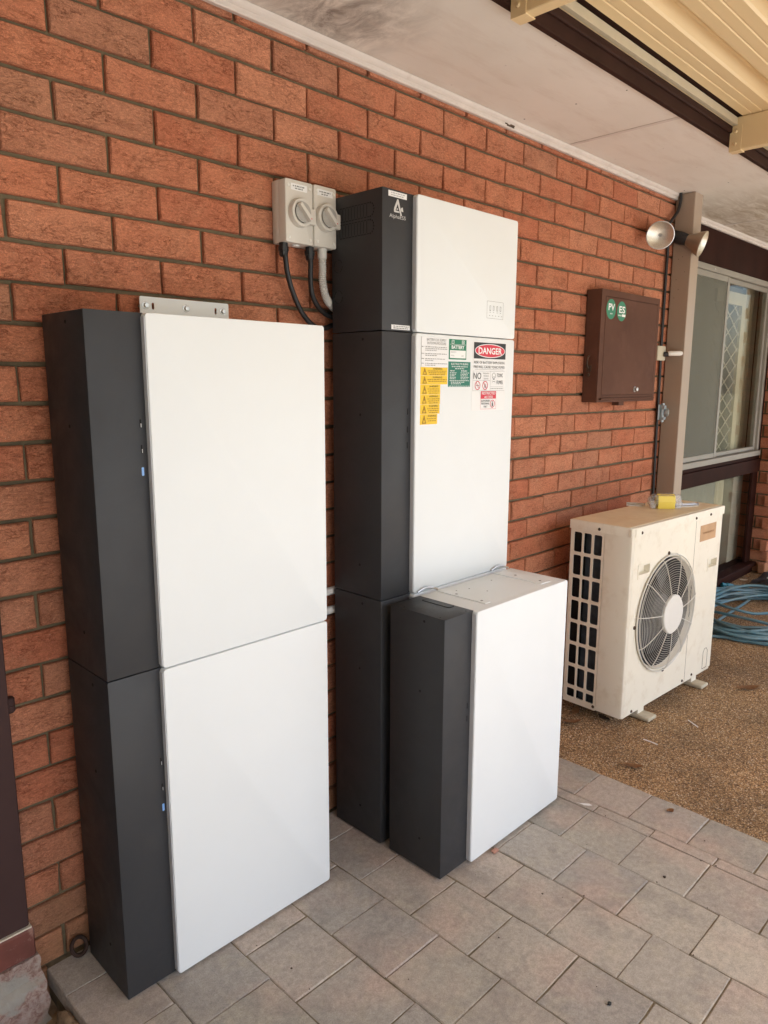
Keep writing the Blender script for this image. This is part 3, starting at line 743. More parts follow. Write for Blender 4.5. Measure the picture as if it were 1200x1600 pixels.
# reflection of a diamond security grille and cream frame, built as bars behind glass
g = BM(); gx0, gx1, gz0, gz1 = 4.23, 4.70, 0.96, 1.96
box(g, gx1, gx1 + 0.075, 0.215, 0.235, 0.94, 2.04); box(g, gx0, gx1 - 0.0005, 0.215, 0.235, gz1, 2.04)
obj('reflected_frame', g, 'curtainlight', wi)
g = BM(); s = 0.105
def clipbar(c, sgn):
    pts = []
    for x in (gx0, gx1):
        z = c + sgn * (x - gx0) * 0.62
        pts.append((x, z))
    (xa, za), (xb, zb) = pts
    def clip(zc):
        return xa + (zc - za) / (zb - za) * (xb - xa)
    lo, hi = (0, 1)
    P0, P1 = [xa, za], [xb, zb]
    for Pp in (P0, P1):
        if Pp[1] < gz0: Pp[0] = clip(gz0); Pp[1] = gz0
        if Pp[1] > gz1: Pp[0] = clip(gz1); Pp[1] = gz1
    if abs(P0[0] - P1[0]) > 0.02 and max(za, zb) > gz0 and min(za, zb) < gz1: cyl(g, (P0[0], 0.225, P0[1]), (P1[0], 0.225, P1[1]), 0.0042, 5)
c = gz0 - 0.7
while c < gz1 + 0.7: clipbar(c, 1); clipbar(c, -1); c += 0.112
obj('reflected_grille', g, 'grille', wi)
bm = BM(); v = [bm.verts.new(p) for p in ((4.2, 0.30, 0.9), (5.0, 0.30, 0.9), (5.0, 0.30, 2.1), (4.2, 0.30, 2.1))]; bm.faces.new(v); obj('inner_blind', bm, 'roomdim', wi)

# ---------------------------------------------------------------- left edge: door frame and step
df = thing('door_frame', 'dark brown painted door frame at the left edge above the step', 'door frame', (-0.6, -0.03, 0.16))
bm = BM(); box(bm, -1.3, -0.3305, -0.05, -0.0025, 0.170, 2.15, 0.003); obj('jamb', bm, 'brownjamb', df)
bm = BM(); box(bm, -1.32, -0.3225, -0.0575, -0.0025, 0.092, 0.1655, 0.004); obj('threshold', bm, 'redpaint', df)
bm = BM(); box(bm, -1.31, -0.327, -0.054, -0.003, 0.1657, 0.1698); obj('sealant_line', bm, 'stick', df)
bm = BM()
lathe(bm, (-0.3212, -0.0175, 0.690), (0, 0, 1), [(0, 0.010), (0.003, 0.0125), (0.016, 0.0125), (0.0175, 0.011), (0.019, 0.0125), (0.032, 0.0125), (0.035, 0.010)], 14); obj('hinge_knuckle', bm, 'brownjamb', df, True)
st = BM(); vs = {}
for i in range(61):
    for j in range(25):
        x = -1.32 + (1.32 - 0.318) * i / 60; z = -0.16 + 0.2505 * j / 24
        if i == 60: x += 0.014 * noise.noise((z * 22, 0, 5)) + 0.02 * (0.09 - z) / 0.25
        yd = -0.056 - 0.010 * noise.noise((x * 14, z * 14, 1)) - 0.006 * noise.noise((x * 45, z * 45, 1)) - (0.012 if z < 0.02 else 0)
        vs[i, j] = st.verts.new((x, yd, z))
for i in range(60):
    for j in range(24): st.faces.new((vs[i, j], vs[i + 1, j], vs[i + 1, j + 1], vs[i, j + 1]))
bk = [st.verts.new((vs[60, j].co.x - 0.004, -0.001, vs[60, j].co.z)) for j in range(25)]
for j in range(24): st.faces.new((vs[60, j], bk[j], bk[j + 1], vs[60, j + 1]))
tp = [st.verts.new((vs[i, 24].co.x, -0.001, 0.0905)) for i in range(61)]
for i in range(60): st.faces.new((vs[i, 24], vs[i + 1, 24], tp[i + 1], tp[i]))
tag(obj('door_step', st, 'oldcon', None, True), 'rough broken concrete step with paint splashes at the bottom left', 'step')
def rock(name, c, r, seed, mat):
    bm = BM(); bmesh.ops.create_icosphere(bm, subdivisions=3, radius=1)
    for vv in bm.verts:
        d = 1 + 0.35 * noise.noise(vv.co * 1.3 + Vector((seed, 0, 0))) + 0.1 * noise.noise(vv.co * 4 + Vector((seed, 0, 0)))
        vv.co = Vector(c) + Vector((vv.co.x * r[0], vv.co.y * r[1], vv.co.z * r[2])) * d
    return obj(name, bm, mat, None, True)
tag(rock('stone', (-0.302, -0.175, -0.05), (0.020, 0.065, 0.035), 4, 'soil'), 'pale sandy stone wedged between the step and the paving', 'stone')
# iron ring lying against the wall
rg = BM(); cpt = Vector((-0.212, -0.022, 0.026)); n1 = Vector((0.25, -0.8, 0.5)).normalized(); u, v2 = frame_from(n1)
tube(rg, [cpt + u * (0.0205 * math.cos(a * 6.2832 / 24)) + v2 * (0.0205 * math.sin(a * 6.2832 / 24)) for a in range(24)], 0.0052, 8, True)
tag(obj('iron_ring', rg, 'rustring', None, True), 'small rusty iron ring leaning on the wall beside the left stack', 'ring')

# ---------------------------------------------------------------- battery cabinets
def screw_hole(parent, x, y, z, r=0.0042):
    bm = BM(); lathe(bm, (x + 0.0006, y, z), (-1, 0, 0), [(0, r), (0.0012, r * 0.92)], 10); return obj('screw_hole', bm, 'hole', parent)
def cabinet(name, label, X, Yf, Z0, Z1, group, kind='battery', foot=0.0):
    """X left side, Yf front of the dark cover, body 0.21 deep"""
    W, D, DW = 0.607, 0.205, 0.128
    t = thing(name, label, 'battery' if kind == 'battery' else 'inverter', (X + W / 2, Yf + D / 2, Z0), 0, group)
    zb, zt = Z0 + 0.0012 + foot, Z1 - 0.0012
    bm = BM(); box(bm, X, X + DW - 0.0006, Yf, Yf + D, zb, zt, 0.0016, 2); dk = obj('side_cover', bm, 'dark', t, True)
    bm = BM(); box(bm, X + DW, X + W - 0.004, Yf + 0.0012, Yf + D, zb + 0.0005, zt - 0.0005, 0.002, 2); obj('body', bm, 'white', t, True)
    bm = BM(); prism(bm, rrect(X + DW - 0.006, X + W, zb + 0.0004, zt - 0.0004, 0.007, 4), Yf + 0.0004, Yf - 0.0175, 'xz', 0.0022)
    fp = obj('front_panel', bm, 'white', t, True)
    bm = BM(); box(bm, X + DW - 0.0078, X + DW - 0.0062, Yf - 0.0145, Yf - 0.0004, zb + 0.008, zt - 0.008); obj('panel_edge', bm, 'paneledge', t)
    return t, dk, fp
def slots(t, X, Yf, zs, blue):
    for i, z in enumerate(zs):
        bm = BM(); prism(bm, rrect(X - (0.0026 if blue and i == 2 else 0.0015), X + (0.0026 if blue and i == 2 else 0.0015), z - 0.009, z + 0.009, 0.0014, 3), Yf + 0.0004, Yf - 0.0008, 'xz'); o = obj('indicator_slot', bm, 'bluefilm' if (blue and i == 2) else 'hole', t)
        if blue and i < 2:
            bm = BM(); box(bm, X + 0.0002, X + 0.0017, Yf - 0.0014, Yf - 0.0009, z - 0.008, z + 0.0); obj('light_pipe', bm, 'logo', o)
# left stack
LX, LY = -0.1925, -0.2450
t, dk, fp = cabinet('battery_module', 'lower module of the taller-than-wide left cabinet stack, standing on the pavers', LX, LY, 0.005, 0.790, 'stacked battery modules')
for y, z in ((-0.169, 0.762), (-0.153, 0.548), (-0.166, 0.107)): screw_hole(t, LX, y, z)
slots(t, -0.080, LY, (0.564, 0.500, 0.449), True)
def feet(t, xs, y0, y1, h):
    for x in xs:
        bm = BM(); box(bm, x, x + 0.09, y0, y1, 0.0, h); obj('foot', bm, 'dark', t)
feet(t, (-0.17, 0.02, 0.29), LY + 0.012, LY + 0.08, 0.0064)
t, dk, fp = cabinet('battery_module', 'upper module of the left cabinet stack, below the white slotted bracket', LX, LY, 0.790, 1.567, 'stacked battery modules')
for y, z in ((-0.160, 1.545), (-0.145, 1.332), (-0.144, 0.878)): screw_hole(t, LX, y, z)
slots(t, -0.085, LY, (1.338, 1.284, 1.236), True)
# middle stack
MX, MY = 0.6355, -0.2490
t, dk, fp = cabinet('battery_module', 'lowest module of the middle tower, half hidden behind the short front cabinet', MX, MY, 0.005, 0.792, 'stacked battery modules')
for y, z in ((-0.169, 0.768), (-0.157, 0.559), (-0.158, 0.098)): screw_hole(t, MX, y, z)
feet(t, (0.66, 1.12), MY + 0.012, MY + 0.08, 0.0064)
tmid, dk, fp = cabinet('battery_module', 'module covered in warning labels in the middle tower', MX, MY, 0.792, 1.566, 'stacked battery modules')
for y, z in ((-0.173, 1.545), (-0.162, 1.333), (-0.158, 0.887)): screw_hole(tmid, MX, y, z)
slots(tmid, 0.742, MY, (1.342, 1.290, 1.244), False)
tinv, dk, fp = cabinet('inverter', 'inverter box on top of the middle tower with vent slots and a silver logo', MX, MY, 1.566, 1.940, None, 'inverter')
# front unit
FX, FY = 0.637, -0.4905
tf, dk, fp = cabinet('battery_module', 'short single cabinet standing alone in front of the middle tower', FX, FY, 0.006, 0.792, 'stacked battery modules')
for y, z in ((-0.417, 0.771), (-0.404, 0.561), (-0.409, 0.101)): screw_hole(tf, FX, y, z)
slots(tf, 0.745, FY, (0.51, 0.47), False)
ZT = 0.7908
for x0, x1 in ((0.835, 0.862), (1.133, 1.186)):
    bm = BM(); box(bm, x0, x1, -0.478, -0.294, ZT - 0.0005, ZT + 0.0028, 0.0008); pl = obj('top_plate', bm, 'white', tf)
    for y in (-0.455, -0.36):
        bm = BM(); lathe(bm, ((x0 + x1) / 2, y, ZT + 0.0028), (0, 0, 1), [(0, 0.0046), (0.0008, 0.004)], 10); obj('plate_screw', bm, 'inkgrey', pl)
for x, y in ((0.95, -0.40), (0.93, -0.345), (1.06, -0.335), (0.885, -0.33)):
    bm = BM(); lathe(bm, (x, y, ZT - 0.0004), (0, 0, 1), [(0, 0.0026), (0.0008, 0.0024)], 8); obj('rivet', bm, 'inkgrey', tf)
bm = BM(); holed(bm, rrect(0.7305, 0.7595, -0.428, -0.321, 0.008), [rrect(0.7325, 0.7575, -0.426, -0.323, 0.007)], ZT, ZT + 0.0009, 'xy'); obj('cable_lid', bm, 'hole', tf)
bm = BM(); prism(bm, rrect(0.7327, 0.7573, -0.4257, -0.3233, 0.0068), ZT, ZT + 0.0012, 'xy'); obj('cable_lid', bm, 'dark', tf)
for x, y in ((0.648, -0.465), (0.648, -0.33), (0.744, -0.478)):
    bm = BM(); lathe(bm, (x, y, ZT - 0.0002), (0, 0, 1), [(0, 0.0025), (0.0006, 0.002)], 8); obj('rivet', bm, 'hole', tf)
feet(tf, (0.66, 1.12), FY + 0.01, FY + 0.06, 0.0074); feet(tf, (0.66, 1.12), FY + 0.14, FY + 0.19, 0.0074)
# steel clips between the front cabinet and the tower
for x in (0.80, 1.175):
    bm = BM(); tube(bm, smooth_path([(x - 0.03, -0.272, 0.796), (x, -0.276, 0.806), (x + 0.03, -0.283, 0.802), (x + 0.04, -0.294, 0.7955)], 4), 0.0035, 7)
    obj('tie_clip', bm, 'zinc', tf, True)

# ---- labels on the middle module
LYF = MY - 0.0175           # panel face
def sticker(name, x0, x1, z0, z1, mat, t=tmid, k=1, y=LYF):
    bm = BM(); box(bm, x0, x1, y - 0.0004 * k, y + 0.0006, z0, z1); return obj(name, bm, mat, t)
def quad(bm, x0, x1, z0, z1, y):
    v = [bm.verts.new(p) for p in ((x0, y, z0), (x1, y, z0), (x1, y, z1), (x0, y, z1))]; bm.faces.new(v); return bm
def poly(bm, pts, y):
    bm.faces.new([bm.verts.new((a, y, b)) for a, b in pts]); return bm
rd = random.Random(5)
Yt = LYF - 0.0012
s = sticker('shutdown_label', 0.7775, 0.8985, 1.4700, 1.5560, 'paper')
text('BATTERY E.S.S. SUPPLY', 0.846, 1.5485, 0.088, 0.0072, Yt, 'inkgrey', s); text('SHUTDOWN PROCEDURE', 0.846, 1.5385, 0.086, 0.0072, Yt, 'inkgrey', s)
bm = BM()
for z, f in ((1.528, .95), (1.523, .9), (1.518, .45), (1.5085, .95), (1.5035, .5), (1.494, .9), (1.489, .35), (1.4805, .97), (1.4755, .45)):
    dashes(bm, 0.796, 0.896, z, 0.0028, Yt, f, rd)
for z in (1.528, 1.5085, 1.494, 1.4805): dashes(bm, 0.780, 0.791, z, 0.003, Yt, 1, rd)
obj('lettering', bm, 'inkgrey', s)
bm = BM(); quad(bm, 0.7777, 0.7789, 1.4702, 1.5558, Yt); obj('edge_line', bm, 'inkgrey', s)
yl = [(1.4695, 1.4455, 0.8985), (1.4450, 1.4200, 0.8985), (1.4195, 1.3905, 0.8665), (1.3900, 1.3620, 0.8660), (1.3615, 1.3335, 0.8645), (1.3330, 1.3030, 0.8540)]
for i, (za, zb, xr) in enumerate(yl):
    s = sticker('warning_label', 0.7765, xr, zb, za, 'yellow')
    h = za - zb; xc = 0.7945; cz = (za + zb) / 2; w = 0.0095; hh = h * 0.40
    bm = BM(); holed(bm, [(xc - w, cz - hh), (xc + w, cz - hh), (xc, cz + hh)], [[(xc - w * 0.68, cz - hh * 0.78), (xc + w * 0.68, cz - hh * 0.78), (xc, cz + hh * 0.62)]], Yt, Yt - 0.0002)
    poly(bm, [(xc - 0.0012, cz + hh * 0.25), (xc + 0.0016, cz + hh * 0.25), (xc + 0.0003, cz - hh * 0.05), (xc + 0.0022, cz - hh * 0.05), (xc - 0.0008, cz - hh * 0.6), (xc - 0.0002, cz - hh * 0.18), (xc - 0.0022, cz - hh * 0.18)], Yt - 0.0002)
    obj('hazard_triangle', bm, 'inkbrown', s)
    xm = (0.809 + xr) / 2 - 0.002
    text('WARNING', xm, za - h * 0.18, 0.043 if xr > .88 else 0.040, 0.0052, Yt, 'ink', s, 0.0)
    bm = BM()
    for q in range(3 if i != 1 and i != 5 else 2): dashes(bm, 0.808 + 0.004 * q, xr - 0.003 - 0.003 * q, za - h * (0.44 + 0.21 * q), 0.0026, Yt, 0.97, rd)
    obj('lettering', bm, 'inkbrown', s)
s = sticker('battery_label', 0.9035, 0.9875, 1.4945, 1.5540, 'green')
text('BATTERY', 0.9455, 1.5310, 0.061, 0.0105, Yt, 'inkwhite', s, 0.03)
bm = BM(); quad(bm, 0.9075, 0.9835, 1.4985, 1.5215, Yt)
for x in (0.921, 0.970):
    holed(bm, [(x - .006, 1.541), (x + .006, 1.541), (x + .006, 1.5515), (x - .006, 1.5515)], [[(x - .0046, 1.5424), (x + .0046, 1.5424), (x + .0046, 1.5501), (x - .0046, 1.5501)]], Yt, Yt - .0002)
quad(bm, 0.918, 0.924, 1.5456, 1.5468, Yt); quad(bm, 0.967, 0.973, 1.5456, 1.5468, Yt); quad(bm, 0.9694, 0.9706, 1.543, 1.5492, Yt)
quad(bm, 0.9075, 0.9835, 1.5385, 1.5392, Yt)
obj('print_block', bm, 'inkwhite', s)
text('CAPACITY', 0.924, 1.5160, 0.026, 0.0042, Yt - 0.0004, 'inkgrey', s); text('TOTAL', 0.920, 1.5055, 0.017, 0.0040, Yt - 0.0004, 'inkgrey', s); text('kWh', 0.968, 1.5055, 0.011, 0.0042, Yt - 0.0004, 'inkgrey', s)
s = sticker('electrolyte_label', 0.9020, 1.0095, 1.4125, 1.4880, 'teal')
text('ELECTROLYTE BURNS', 0.956, 1.4810, 0.082, 0.0058, Yt, 'inkwhite', s, 0.01)
bm = BM()
dashes(bm, 0.918, 0.996, 1.4735, 0.0032, Yt, 1, rd); dashes(bm, 0.934, 0.978, 1.4675, 0.0030, Yt, 1, rd)
for x0, x1 in ((0.909, 0.942), (0.961, 1.003)):
    dashes(bm, x0 + 0.002, x1 - 0.010, 1.4610, 0.0040, Yt, 1, rd)
    for q in range(5): dashes(bm, x0, x1 - 0.004 * (q % 3), 1.4550 - q * 0.0045, 0.0026, Yt, 1, rd)
for q in range(3): dashes(bm, 0.909 + 0.006 * (q > 0), 1.003 - 0.02 * q, 1.4315 - q * 0.0048, 0.0030, Yt, 1, rd)
dashes(bm, 0.906, 1.006, 1.4150, 0.0022, Yt, 1, rd)
obj('lettering', bm, 'inkwhite', s)
s = sticker('danger_label', 1.0195, 1.1970, 1.3370, 1.5535, 'paper')
bm = BM(); quad(bm, 1.0250, 1.1935, 1.5000, 1.5500, Yt); obj('black_panel', bm, 'ink', s)
bm = BM(); poly(bm, circ(1.1093, 1.5250, 0.0800, 40, 0.0215), Yt - 0.0003); obj('white_oval', bm, 'inkwhite', s)
bm = BM(); poly(bm, circ(1.1093, 1.5250, 0.0770, 40, 0.0192), Yt - 0.0006); obj('red_oval', bm, 'red', s)
text('DANGER', 1.1093, 1.5248, 0.124, 0.0205, Yt - 0.0009, 'inkwhite', s, 0.02)
text('RISK OF BATTERY EXPLOSION', 1.1080, 1.4885, 0.160, 0.0080, Yt, 'ink', s); text('FIRE WILL CAUSE TOXIC FUMES', 1.1080, 1.4745, 0.164, 0.0080, Yt, 'ink', s)
bm = BM(); quad(bm, 1.031, 1.184, 1.4660, 1.4668, Yt); quad(bm, 1.114, 1.1147, 1.400, 1.4615, Yt); quad(bm, 1.0225, 1.113, 1.4320, 1.4326, Yt); quad(bm, 1.0225, 1.0232, 1.400, 1.4615, Yt); quad(bm, 1.0225, 1.192, 1.4610, 1.4616, Yt); quad(bm, 1.0225, 1.192, 1.4000, 1.4006, Yt); quad(bm, 1.117, 1.185, 1.4125, 1.413, Yt); obj('rule_line', bm, 'inkgrey', s)
text('NO', 1.0455, 1.4465, 0.039, 0.0205, Yt, 'ink', s)
for q, w in enumerate(('SMOKING', 'SPARKS', 'FLAMES')): text(w, 1.0915, 1.4545 - q * 0.0082, 0.032 - 0.004 * q, 0.0045, Yt, 'inkgrey', s)
text('TOXIC', 1.1655, 1.4490, 0.034, 0.0120, Yt, 'ink', s); text('FUMES', 1.1655, 1.4265, 0.034, 0.0115, Yt, 'ink', s)
bm = BM(); holed(bm, circ(1.1325, 1.4475, 0.0095, 20), [circ(1.1325, 1.4475, 0.0083, 20)], Yt, Yt - 0.0002); quad(bm, 1.1285, 1.1310, 1.4425, 1.4450, Yt); quad(bm, 1.1340, 1.1365, 1.4425, 1.4450, Yt)
poly(bm, [(1.123, 1.431), (1.142, 1.4265), (1.142, 1.4275), (1.123, 1.432)], Yt); poly(bm, [(1.123, 1.4265), (1.142, 1.431), (1.142, 1.432), (1.123, 1.4275)], Yt); quad(bm, 1.1283, 1.1367, 1.4350, 1.4375, Yt); dashes(bm, 1.117, 1.186, 1.4070, 0.0028, Yt, 1, rd); obj('toxic_mark', bm, 'inkgrey', s)
bm = BM()
for x in (1.0475, 1.0870):
    holed(bm, circ(x, 1.4165, 0.0140, 26), [circ(x, 1.4165, 0.0117, 26)], Yt, Yt - 0.0002)
    poly(bm, [(x - 0.0085, 1.4255), (x - 0.0072, 1.4268), (x + 0.0085, 1.4075), (x + 0.0072, 1.4062)], Yt - 0.0004)
obj('prohibition_mark', bm, 'red', s)
bm = BM(); quad(bm, 1.0395, 1.0555, 1.4155, 1.4175, Yt); poly(bm, [(1.0845, 1.409), (1.0895, 1.409), (1.0905, 1.418), (1.0870, 1.424), (1.0835, 1.418)], Yt); obj('pictogram', bm, 'inkgrey', s)
bm = BM(); quad(bm, 1.0655, 1.1475, 1.3745, 1.3985, Yt)
for a in ((1.0655, 1.0662, 1.3415, 1.3745), (1.1468, 1.1475, 1.3415, 1.3745), (1.0655, 1.1475, 1.3415, 1.3422)): quad(bm, *a, Yt)
holed(bm, circ(1.1290, 1.3580, 0.0125, 26), [circ(1.1290, 1.3580, 0.0104, 26)], Yt, Yt - 0.0002)
obj('red_panel', bm, 'red', s)
text('RESTRICTED', 1.1065, 1.3920, 0.072, 0.0085, Yt - 0.0005, 'inkwhite', s, 0.01); text('ACCESS', 1.1065, 1.3800, 0.046, 0.0080, Yt - 0.0005, 'inkwhite', s, 0.01)
text('AUTHORISED', 1.0915, 1.3680, 0.046, 0.0058, Yt, 'ink', s, 0.01); text('PERSONNEL', 1.0915, 1.3590, 0.043, 0.0058, Yt, 'ink', s, 0.01); text('ONLY', 1.0915, 1.3498, 0.020, 0.0058, Yt, 'ink', s, 0.01)
bm = BM(); poly(bm, circ(1.1290, 1.3635, 0.0022, 10), Yt); poly(bm, [(1.1262, 1.3505), (1.1318, 1.3505), (1.1318, 1.3605), (1.1262, 1.3605)], Yt); obj('person_mark', bm, 'ink', s)
# ---- inverter face
IYF = MY - 0.0175; Yd = MY - 0.0012
bm = BM(); holed(bm, rrect(1.087, 1.174, 1.626, 1.679, 0.002, 2), [rrect(1.0878, 1.1732, 1.6268, 1.6782, 0.002, 2)], IYF + 0.0002, IYF - 0.0003); dp = obj('display_outline', bm, 'inkgrey', tinv)
bm = BM()
for i, x in enumerate((1.104, 1.122, 1.141, 1.159)):
    holed(bm, rrect(x - 0.0035, x + 0.0035, 1.650 if i else 1.649, 1.6655, 0.002, 2), [rrect(x - 0.0024, x + 0.0024, 1.6512, 1.6643, 0.0012, 2)], IYF - 0.0002, IYF - 0.0005)
    quad(bm, x - 0.003, x + 0.003, 1.6442, 1.6456, IYF - 0.0004)
for i in range(5): quad(bm, 1.0985 + i * 0.016, 1.1045 + i * 0.016, 1.6340, 1.6356, IYF - 0.0004)
obj('display_icons', bm, 'inkgrey', dp)
s = sticker('name_strip', 0.6585, 0.7310, 1.9195, 1.9340, 'paper', tinv, 1, MY)
bm = BM(); dashes(bm, 0.668, 0.722, 1.9295, 0.0028, Yd, 1, rd); dashes(bm, 0.668, 0.720, 1.9238, 0.0028, Yd, 1, rd); obj('lettering', bm, 'inkgrey', s)
s = sticker('name_strip', 0.6725, 0.7480, 1.5715, 1.5840, 'paper', tinv, 1, MY)
bm = BM(); dashes(bm, 0.680, 0.742, 1.5802, 0.0028, Yd, 1, rd); dashes(bm, 0.680, 0.742, 1.5752, 0.0028, Yd, 1, rd); obj('lettering', bm, 'ink', s)
lg = BM(); lx, lz = 0.693, 1.8855
poly(lg, [(lx - 0.0005, lz + 0.0300), (lx + 0.0045, lz + 0.0300), (lx + 0.0185, lz - 0.0100), (lx + 0.0125, lz - 0.0100), (lx + 0.0015, lz + 0.0185)], MY - 0.0006)
poly(lg, [(lx - 0.0005, lz + 0.0300), (lx + 0.0015, lz + 0.0185), (lx - 0.0070, lz + 0.0005), (lx - 0.0135, lz + 0.0010), (lx - 0.0115, lz + 0.0080)], MY - 0.0006)
poly(lg, [(lx - 0.0135, lz + 0.0010), (lx - 0.0070, lz + 0.0005), (lx + 0.0080, lz - 0.0005), (lx + 0.0085, lz - 0.0040), (lx - 0.0120, lz - 0.0045)], MY - 0.0006)
poly(lg, [(lx - 0.0035, lz + 0.0048), (lx + 0.0005, lz + 0.0072), (lx + 0.0030, lz + 0.0035), (lx - 0.0020, lz + 0.0022)], MY - 0.0006)
poly(lg, [(lx + 0.0135, lz + 0.0075), (lx + 0.0195, lz + 0.0120), (lx + 0.0215, lz + 0.0110), (lx + 0.0240, lz + 0.0005), (lx + 0.0180, lz + 0.0005), (lx + 0.0150, lz + 0.0020)], MY - 0.0006)
obj('logo', lg, 'logo', tinv)
text('AlphaESS', 0.6945, 1.8690, 0.064, 0.0125, MY - 0.0006, 'logo', tinv)
# vent louvres and knock-outs on the inverter's side
VX = MX - 0.0006
for (z0, z1) in ((1.868, 1.907), (1.824, 1.863)):
    bm = BM()
    pts = rrect(-0.212, -0.085, z0, z1, 0.0175, 6)
    for i in range(10):
        ya = -0.200 + i * 0.0122
        for a in ((ya, z0 + 0.0005, z0 + 0.0024), (ya, z1 - 0.0024, z1 - 0.0005)):
            box(bm, VX, VX + 0.001, a[0], a[0] + 0.0095, a[1], a[2])
        box(bm, VX, VX + 0.001, ya + 0.0098, ya + 0.0112, z0 + 0.004, z1 - 0.004)
    for k in range(7):
        a = R_(90 + 180 * (k + 0.5) / 7); cy, cz = -0.200, (z0 + z1) / 2
        p0 = (VX + 0.0004, cy + 0.0175 * math.cos(a) , cz + 0.0182 * math.sin(a))
        box(bm, VX, VX + 0.001, p0[1] - 0.0016, p0[1] + 0.0016, p0[2] - 0.0022, p0[2] + 0.0022)
    obj('vent_slots', bm, 'hole', tinv)
for cz in (1.752, 1.667):
    bm = BM()
    for k in range(16):
        if k % 4 == 3: continue
        a0 = 2 * math.pi * k / 16; a1 = a0 + 2 * math.pi / 20
        pts = [(-0.072 + 0.0185 * math.cos(a0), cz + 0.0185 * math.sin(a0)), (-0.072 + 0.0185 * math.cos(a1), cz + 0.0185 * math.sin(a1)), (-0.072 + 0.0169 * math.cos(a1), cz + 0.0169 * math.sin(a1)), (-0.072 + 0.0169 * math.cos(a0), cz + 0.0169 * math.sin(a0))]
        prism(bm, pts, VX + 0.001, VX, 'yz')
    obj('knock_out', bm, 'hole', tinv)

# slotted bracket over the left stack
bk_ = thing('mounting_bracket', 'white slotted wall bracket with three bolts above the left stack', 'bracket', (0.17, -0.028, 1.57))
bm = BM(); outer = rrect(0.0405, 0.2875, 1.555, 1.625, 0.004)
holed(bm, outer, [rrect(0.071, 0.0775, 1.596, 1.612, 0.0032, 4), rrect(0.2455, 0.252, 1.596, 1.612, 0.0032, 4)], -0.027, -0.0295); obj('plate', bm, 'white', bk_)
bm = BM(); box(bm, 0.0408, 0.2872, -0.027, -0.0018, 1.5545, 1.557); obj('return_flange', bm, 'white', bk_)
for x in (0.055, 0.163, 0.270):
    bm = BM(); lathe(bm, (x, -0.0295, 1.6045), (0, -1, 0), [(0, 0.0098), (0.0014, 0.0098), (0.0016, 0.0090)], 16); w = obj('washer', bm, 'zinc', bk_, True)
    bm = BM(); lathe(bm, (x, -0.031, 1.6045), (0, -1, 0), [(0, 0.0062), (0.0048, 0.0062), (0.0056, 0.0052)], 6); obj('bolt_head', bm, 'zinc', w)
    bm = BM(); cyl(bm, (x, -0.0266, 1.6045), (x, 0.0, 1.6045), 0.004, 8); obj('bolt_shank', bm, 'zinc', w)

# ---------------------------------------------------------------- isolator switches
def isolator(name, label, X0, X1, Zb, Zt, Y):
    t = thing(name, label, 'switch', ((X0 + X1) / 2, Y / 2, Zb), 0, 'isolator switches')
    bm = BM(); box(bm, X0, X1, Y * 0.52, -0.002, Zb, Zt, 0.004, 2); obj('base', bm, 'greyplastic', t, True)
    bm = BM(); prism(bm, rrect(X0 + 0.0005, X1 - 0.0005, Zb + 0.0005, Zt - 0.0005, 0.005, 4), Y * 0.515, Y, 'xz', 0.003); cv = obj('cover', bm, 'greyplastic', t, True)
    xc = (X0 + X1) / 2 - 0.002; zc = (Zb + Zt) / 2 - 0.003
    bm = BM(); lathe(bm, (xc, Y + 0.002, zc), (0, -1, 0), [(0, 0.0375), (0.017, 0.0365), (0.019, 0.0350), (0.019, 0.0280), (0.013, 0.0270)], 36, False); rg = obj('dial_ring', bm, 'greyplastic', t, True)
    bm = BM(); box(bm, xc + 0.010, xc + 0.0475, Y - 0.0165, Y - 0.001, zc - 0.0265, zc + 0.014, 0.003, 2); holed_ = obj('lock_tab', bm, 'greyplastic', t, True)
    bm = BM(); lathe(bm, (xc, Y - 0.0195, zc), (0, -1, 0), [(0, 0.0265), (0.0008, 0.0262)], 32); obj('dial_face', bm, 'greydark', t)
    a = R_(-45); dx, dz = math.cos(a), math.sin(a); nx, nz_ = -dz, dx
    bm = BM(); L_ = 0.0275; W_ = 0.0058
    pts = [(xc + dx * L_ * s1 + nx * W_ * s2, zc + dz * L_ * s1 + nz_ * W_ * s2) for s1, s2 in ((-1, -0.8), (-1, 0.8), (1, 1), (1, -1))]
    prism(bm, pts, Y - 0.020, Y - 0.034, 'xz', 0.0015); hd = obj('handle', bm, 'greyplastic', t, True)
    bm = BM(); poly(bm, circ(xc + dx * 0.0235, zc + dz * 0.0235, 0.0018, 10), Y - 0.0344); obj('red_dot', bm, 'red', hd)
    for x in (X0 + 0.011, X1 - 0.011):
        for z in (Zb + 0.014, Zt - 0.017):
            bm = BM(); lathe(bm, (x, Y + 0.0004, z), (0, -1, 0), [(0, 0.0046), (0.0015, 0.0044), (0.0022, 0.003)], 12); obj('cover_screw', bm, 'achub', t, True)
    bm = BM(); box(bm, xc - 0.027, xc + 0.029, Y - 0.0006, Y + 0.0004, Zt - 0.0275, Zt - 0.0105); lb = obj('name_label', bm, 'paper', t)
    bm = BM(); dashes(bm, xc - 0.020, xc + 0.021, Zt - 0.0165, 0.0038, Y - 0.0010, 1, rd); dashes(bm, xc - 0.013, xc + 0.014, Zt - 0.0225, 0.0036, Y - 0.0010, 1, rd); obj('lettering', bm, 'ink', lb)
    return t
isolator('isolator_switch', 'left grey rotary isolator switch, the one farther from the inverter', 0.4560, 0.5520, 1.7985, 1.9620, -0.062)
isolator('isolator_switch', 'right grey rotary isolator switch, touching the inverter side', 0.5528, 0.6350, 1.7985, 1.9620, -0.066)
bm = BM(); lathe(bm, (0.508, -0.035, 1.7985), (0, 0, -1), [(0, 0.012), (0.003, 0.012), (0.004, 0.010)], 16)
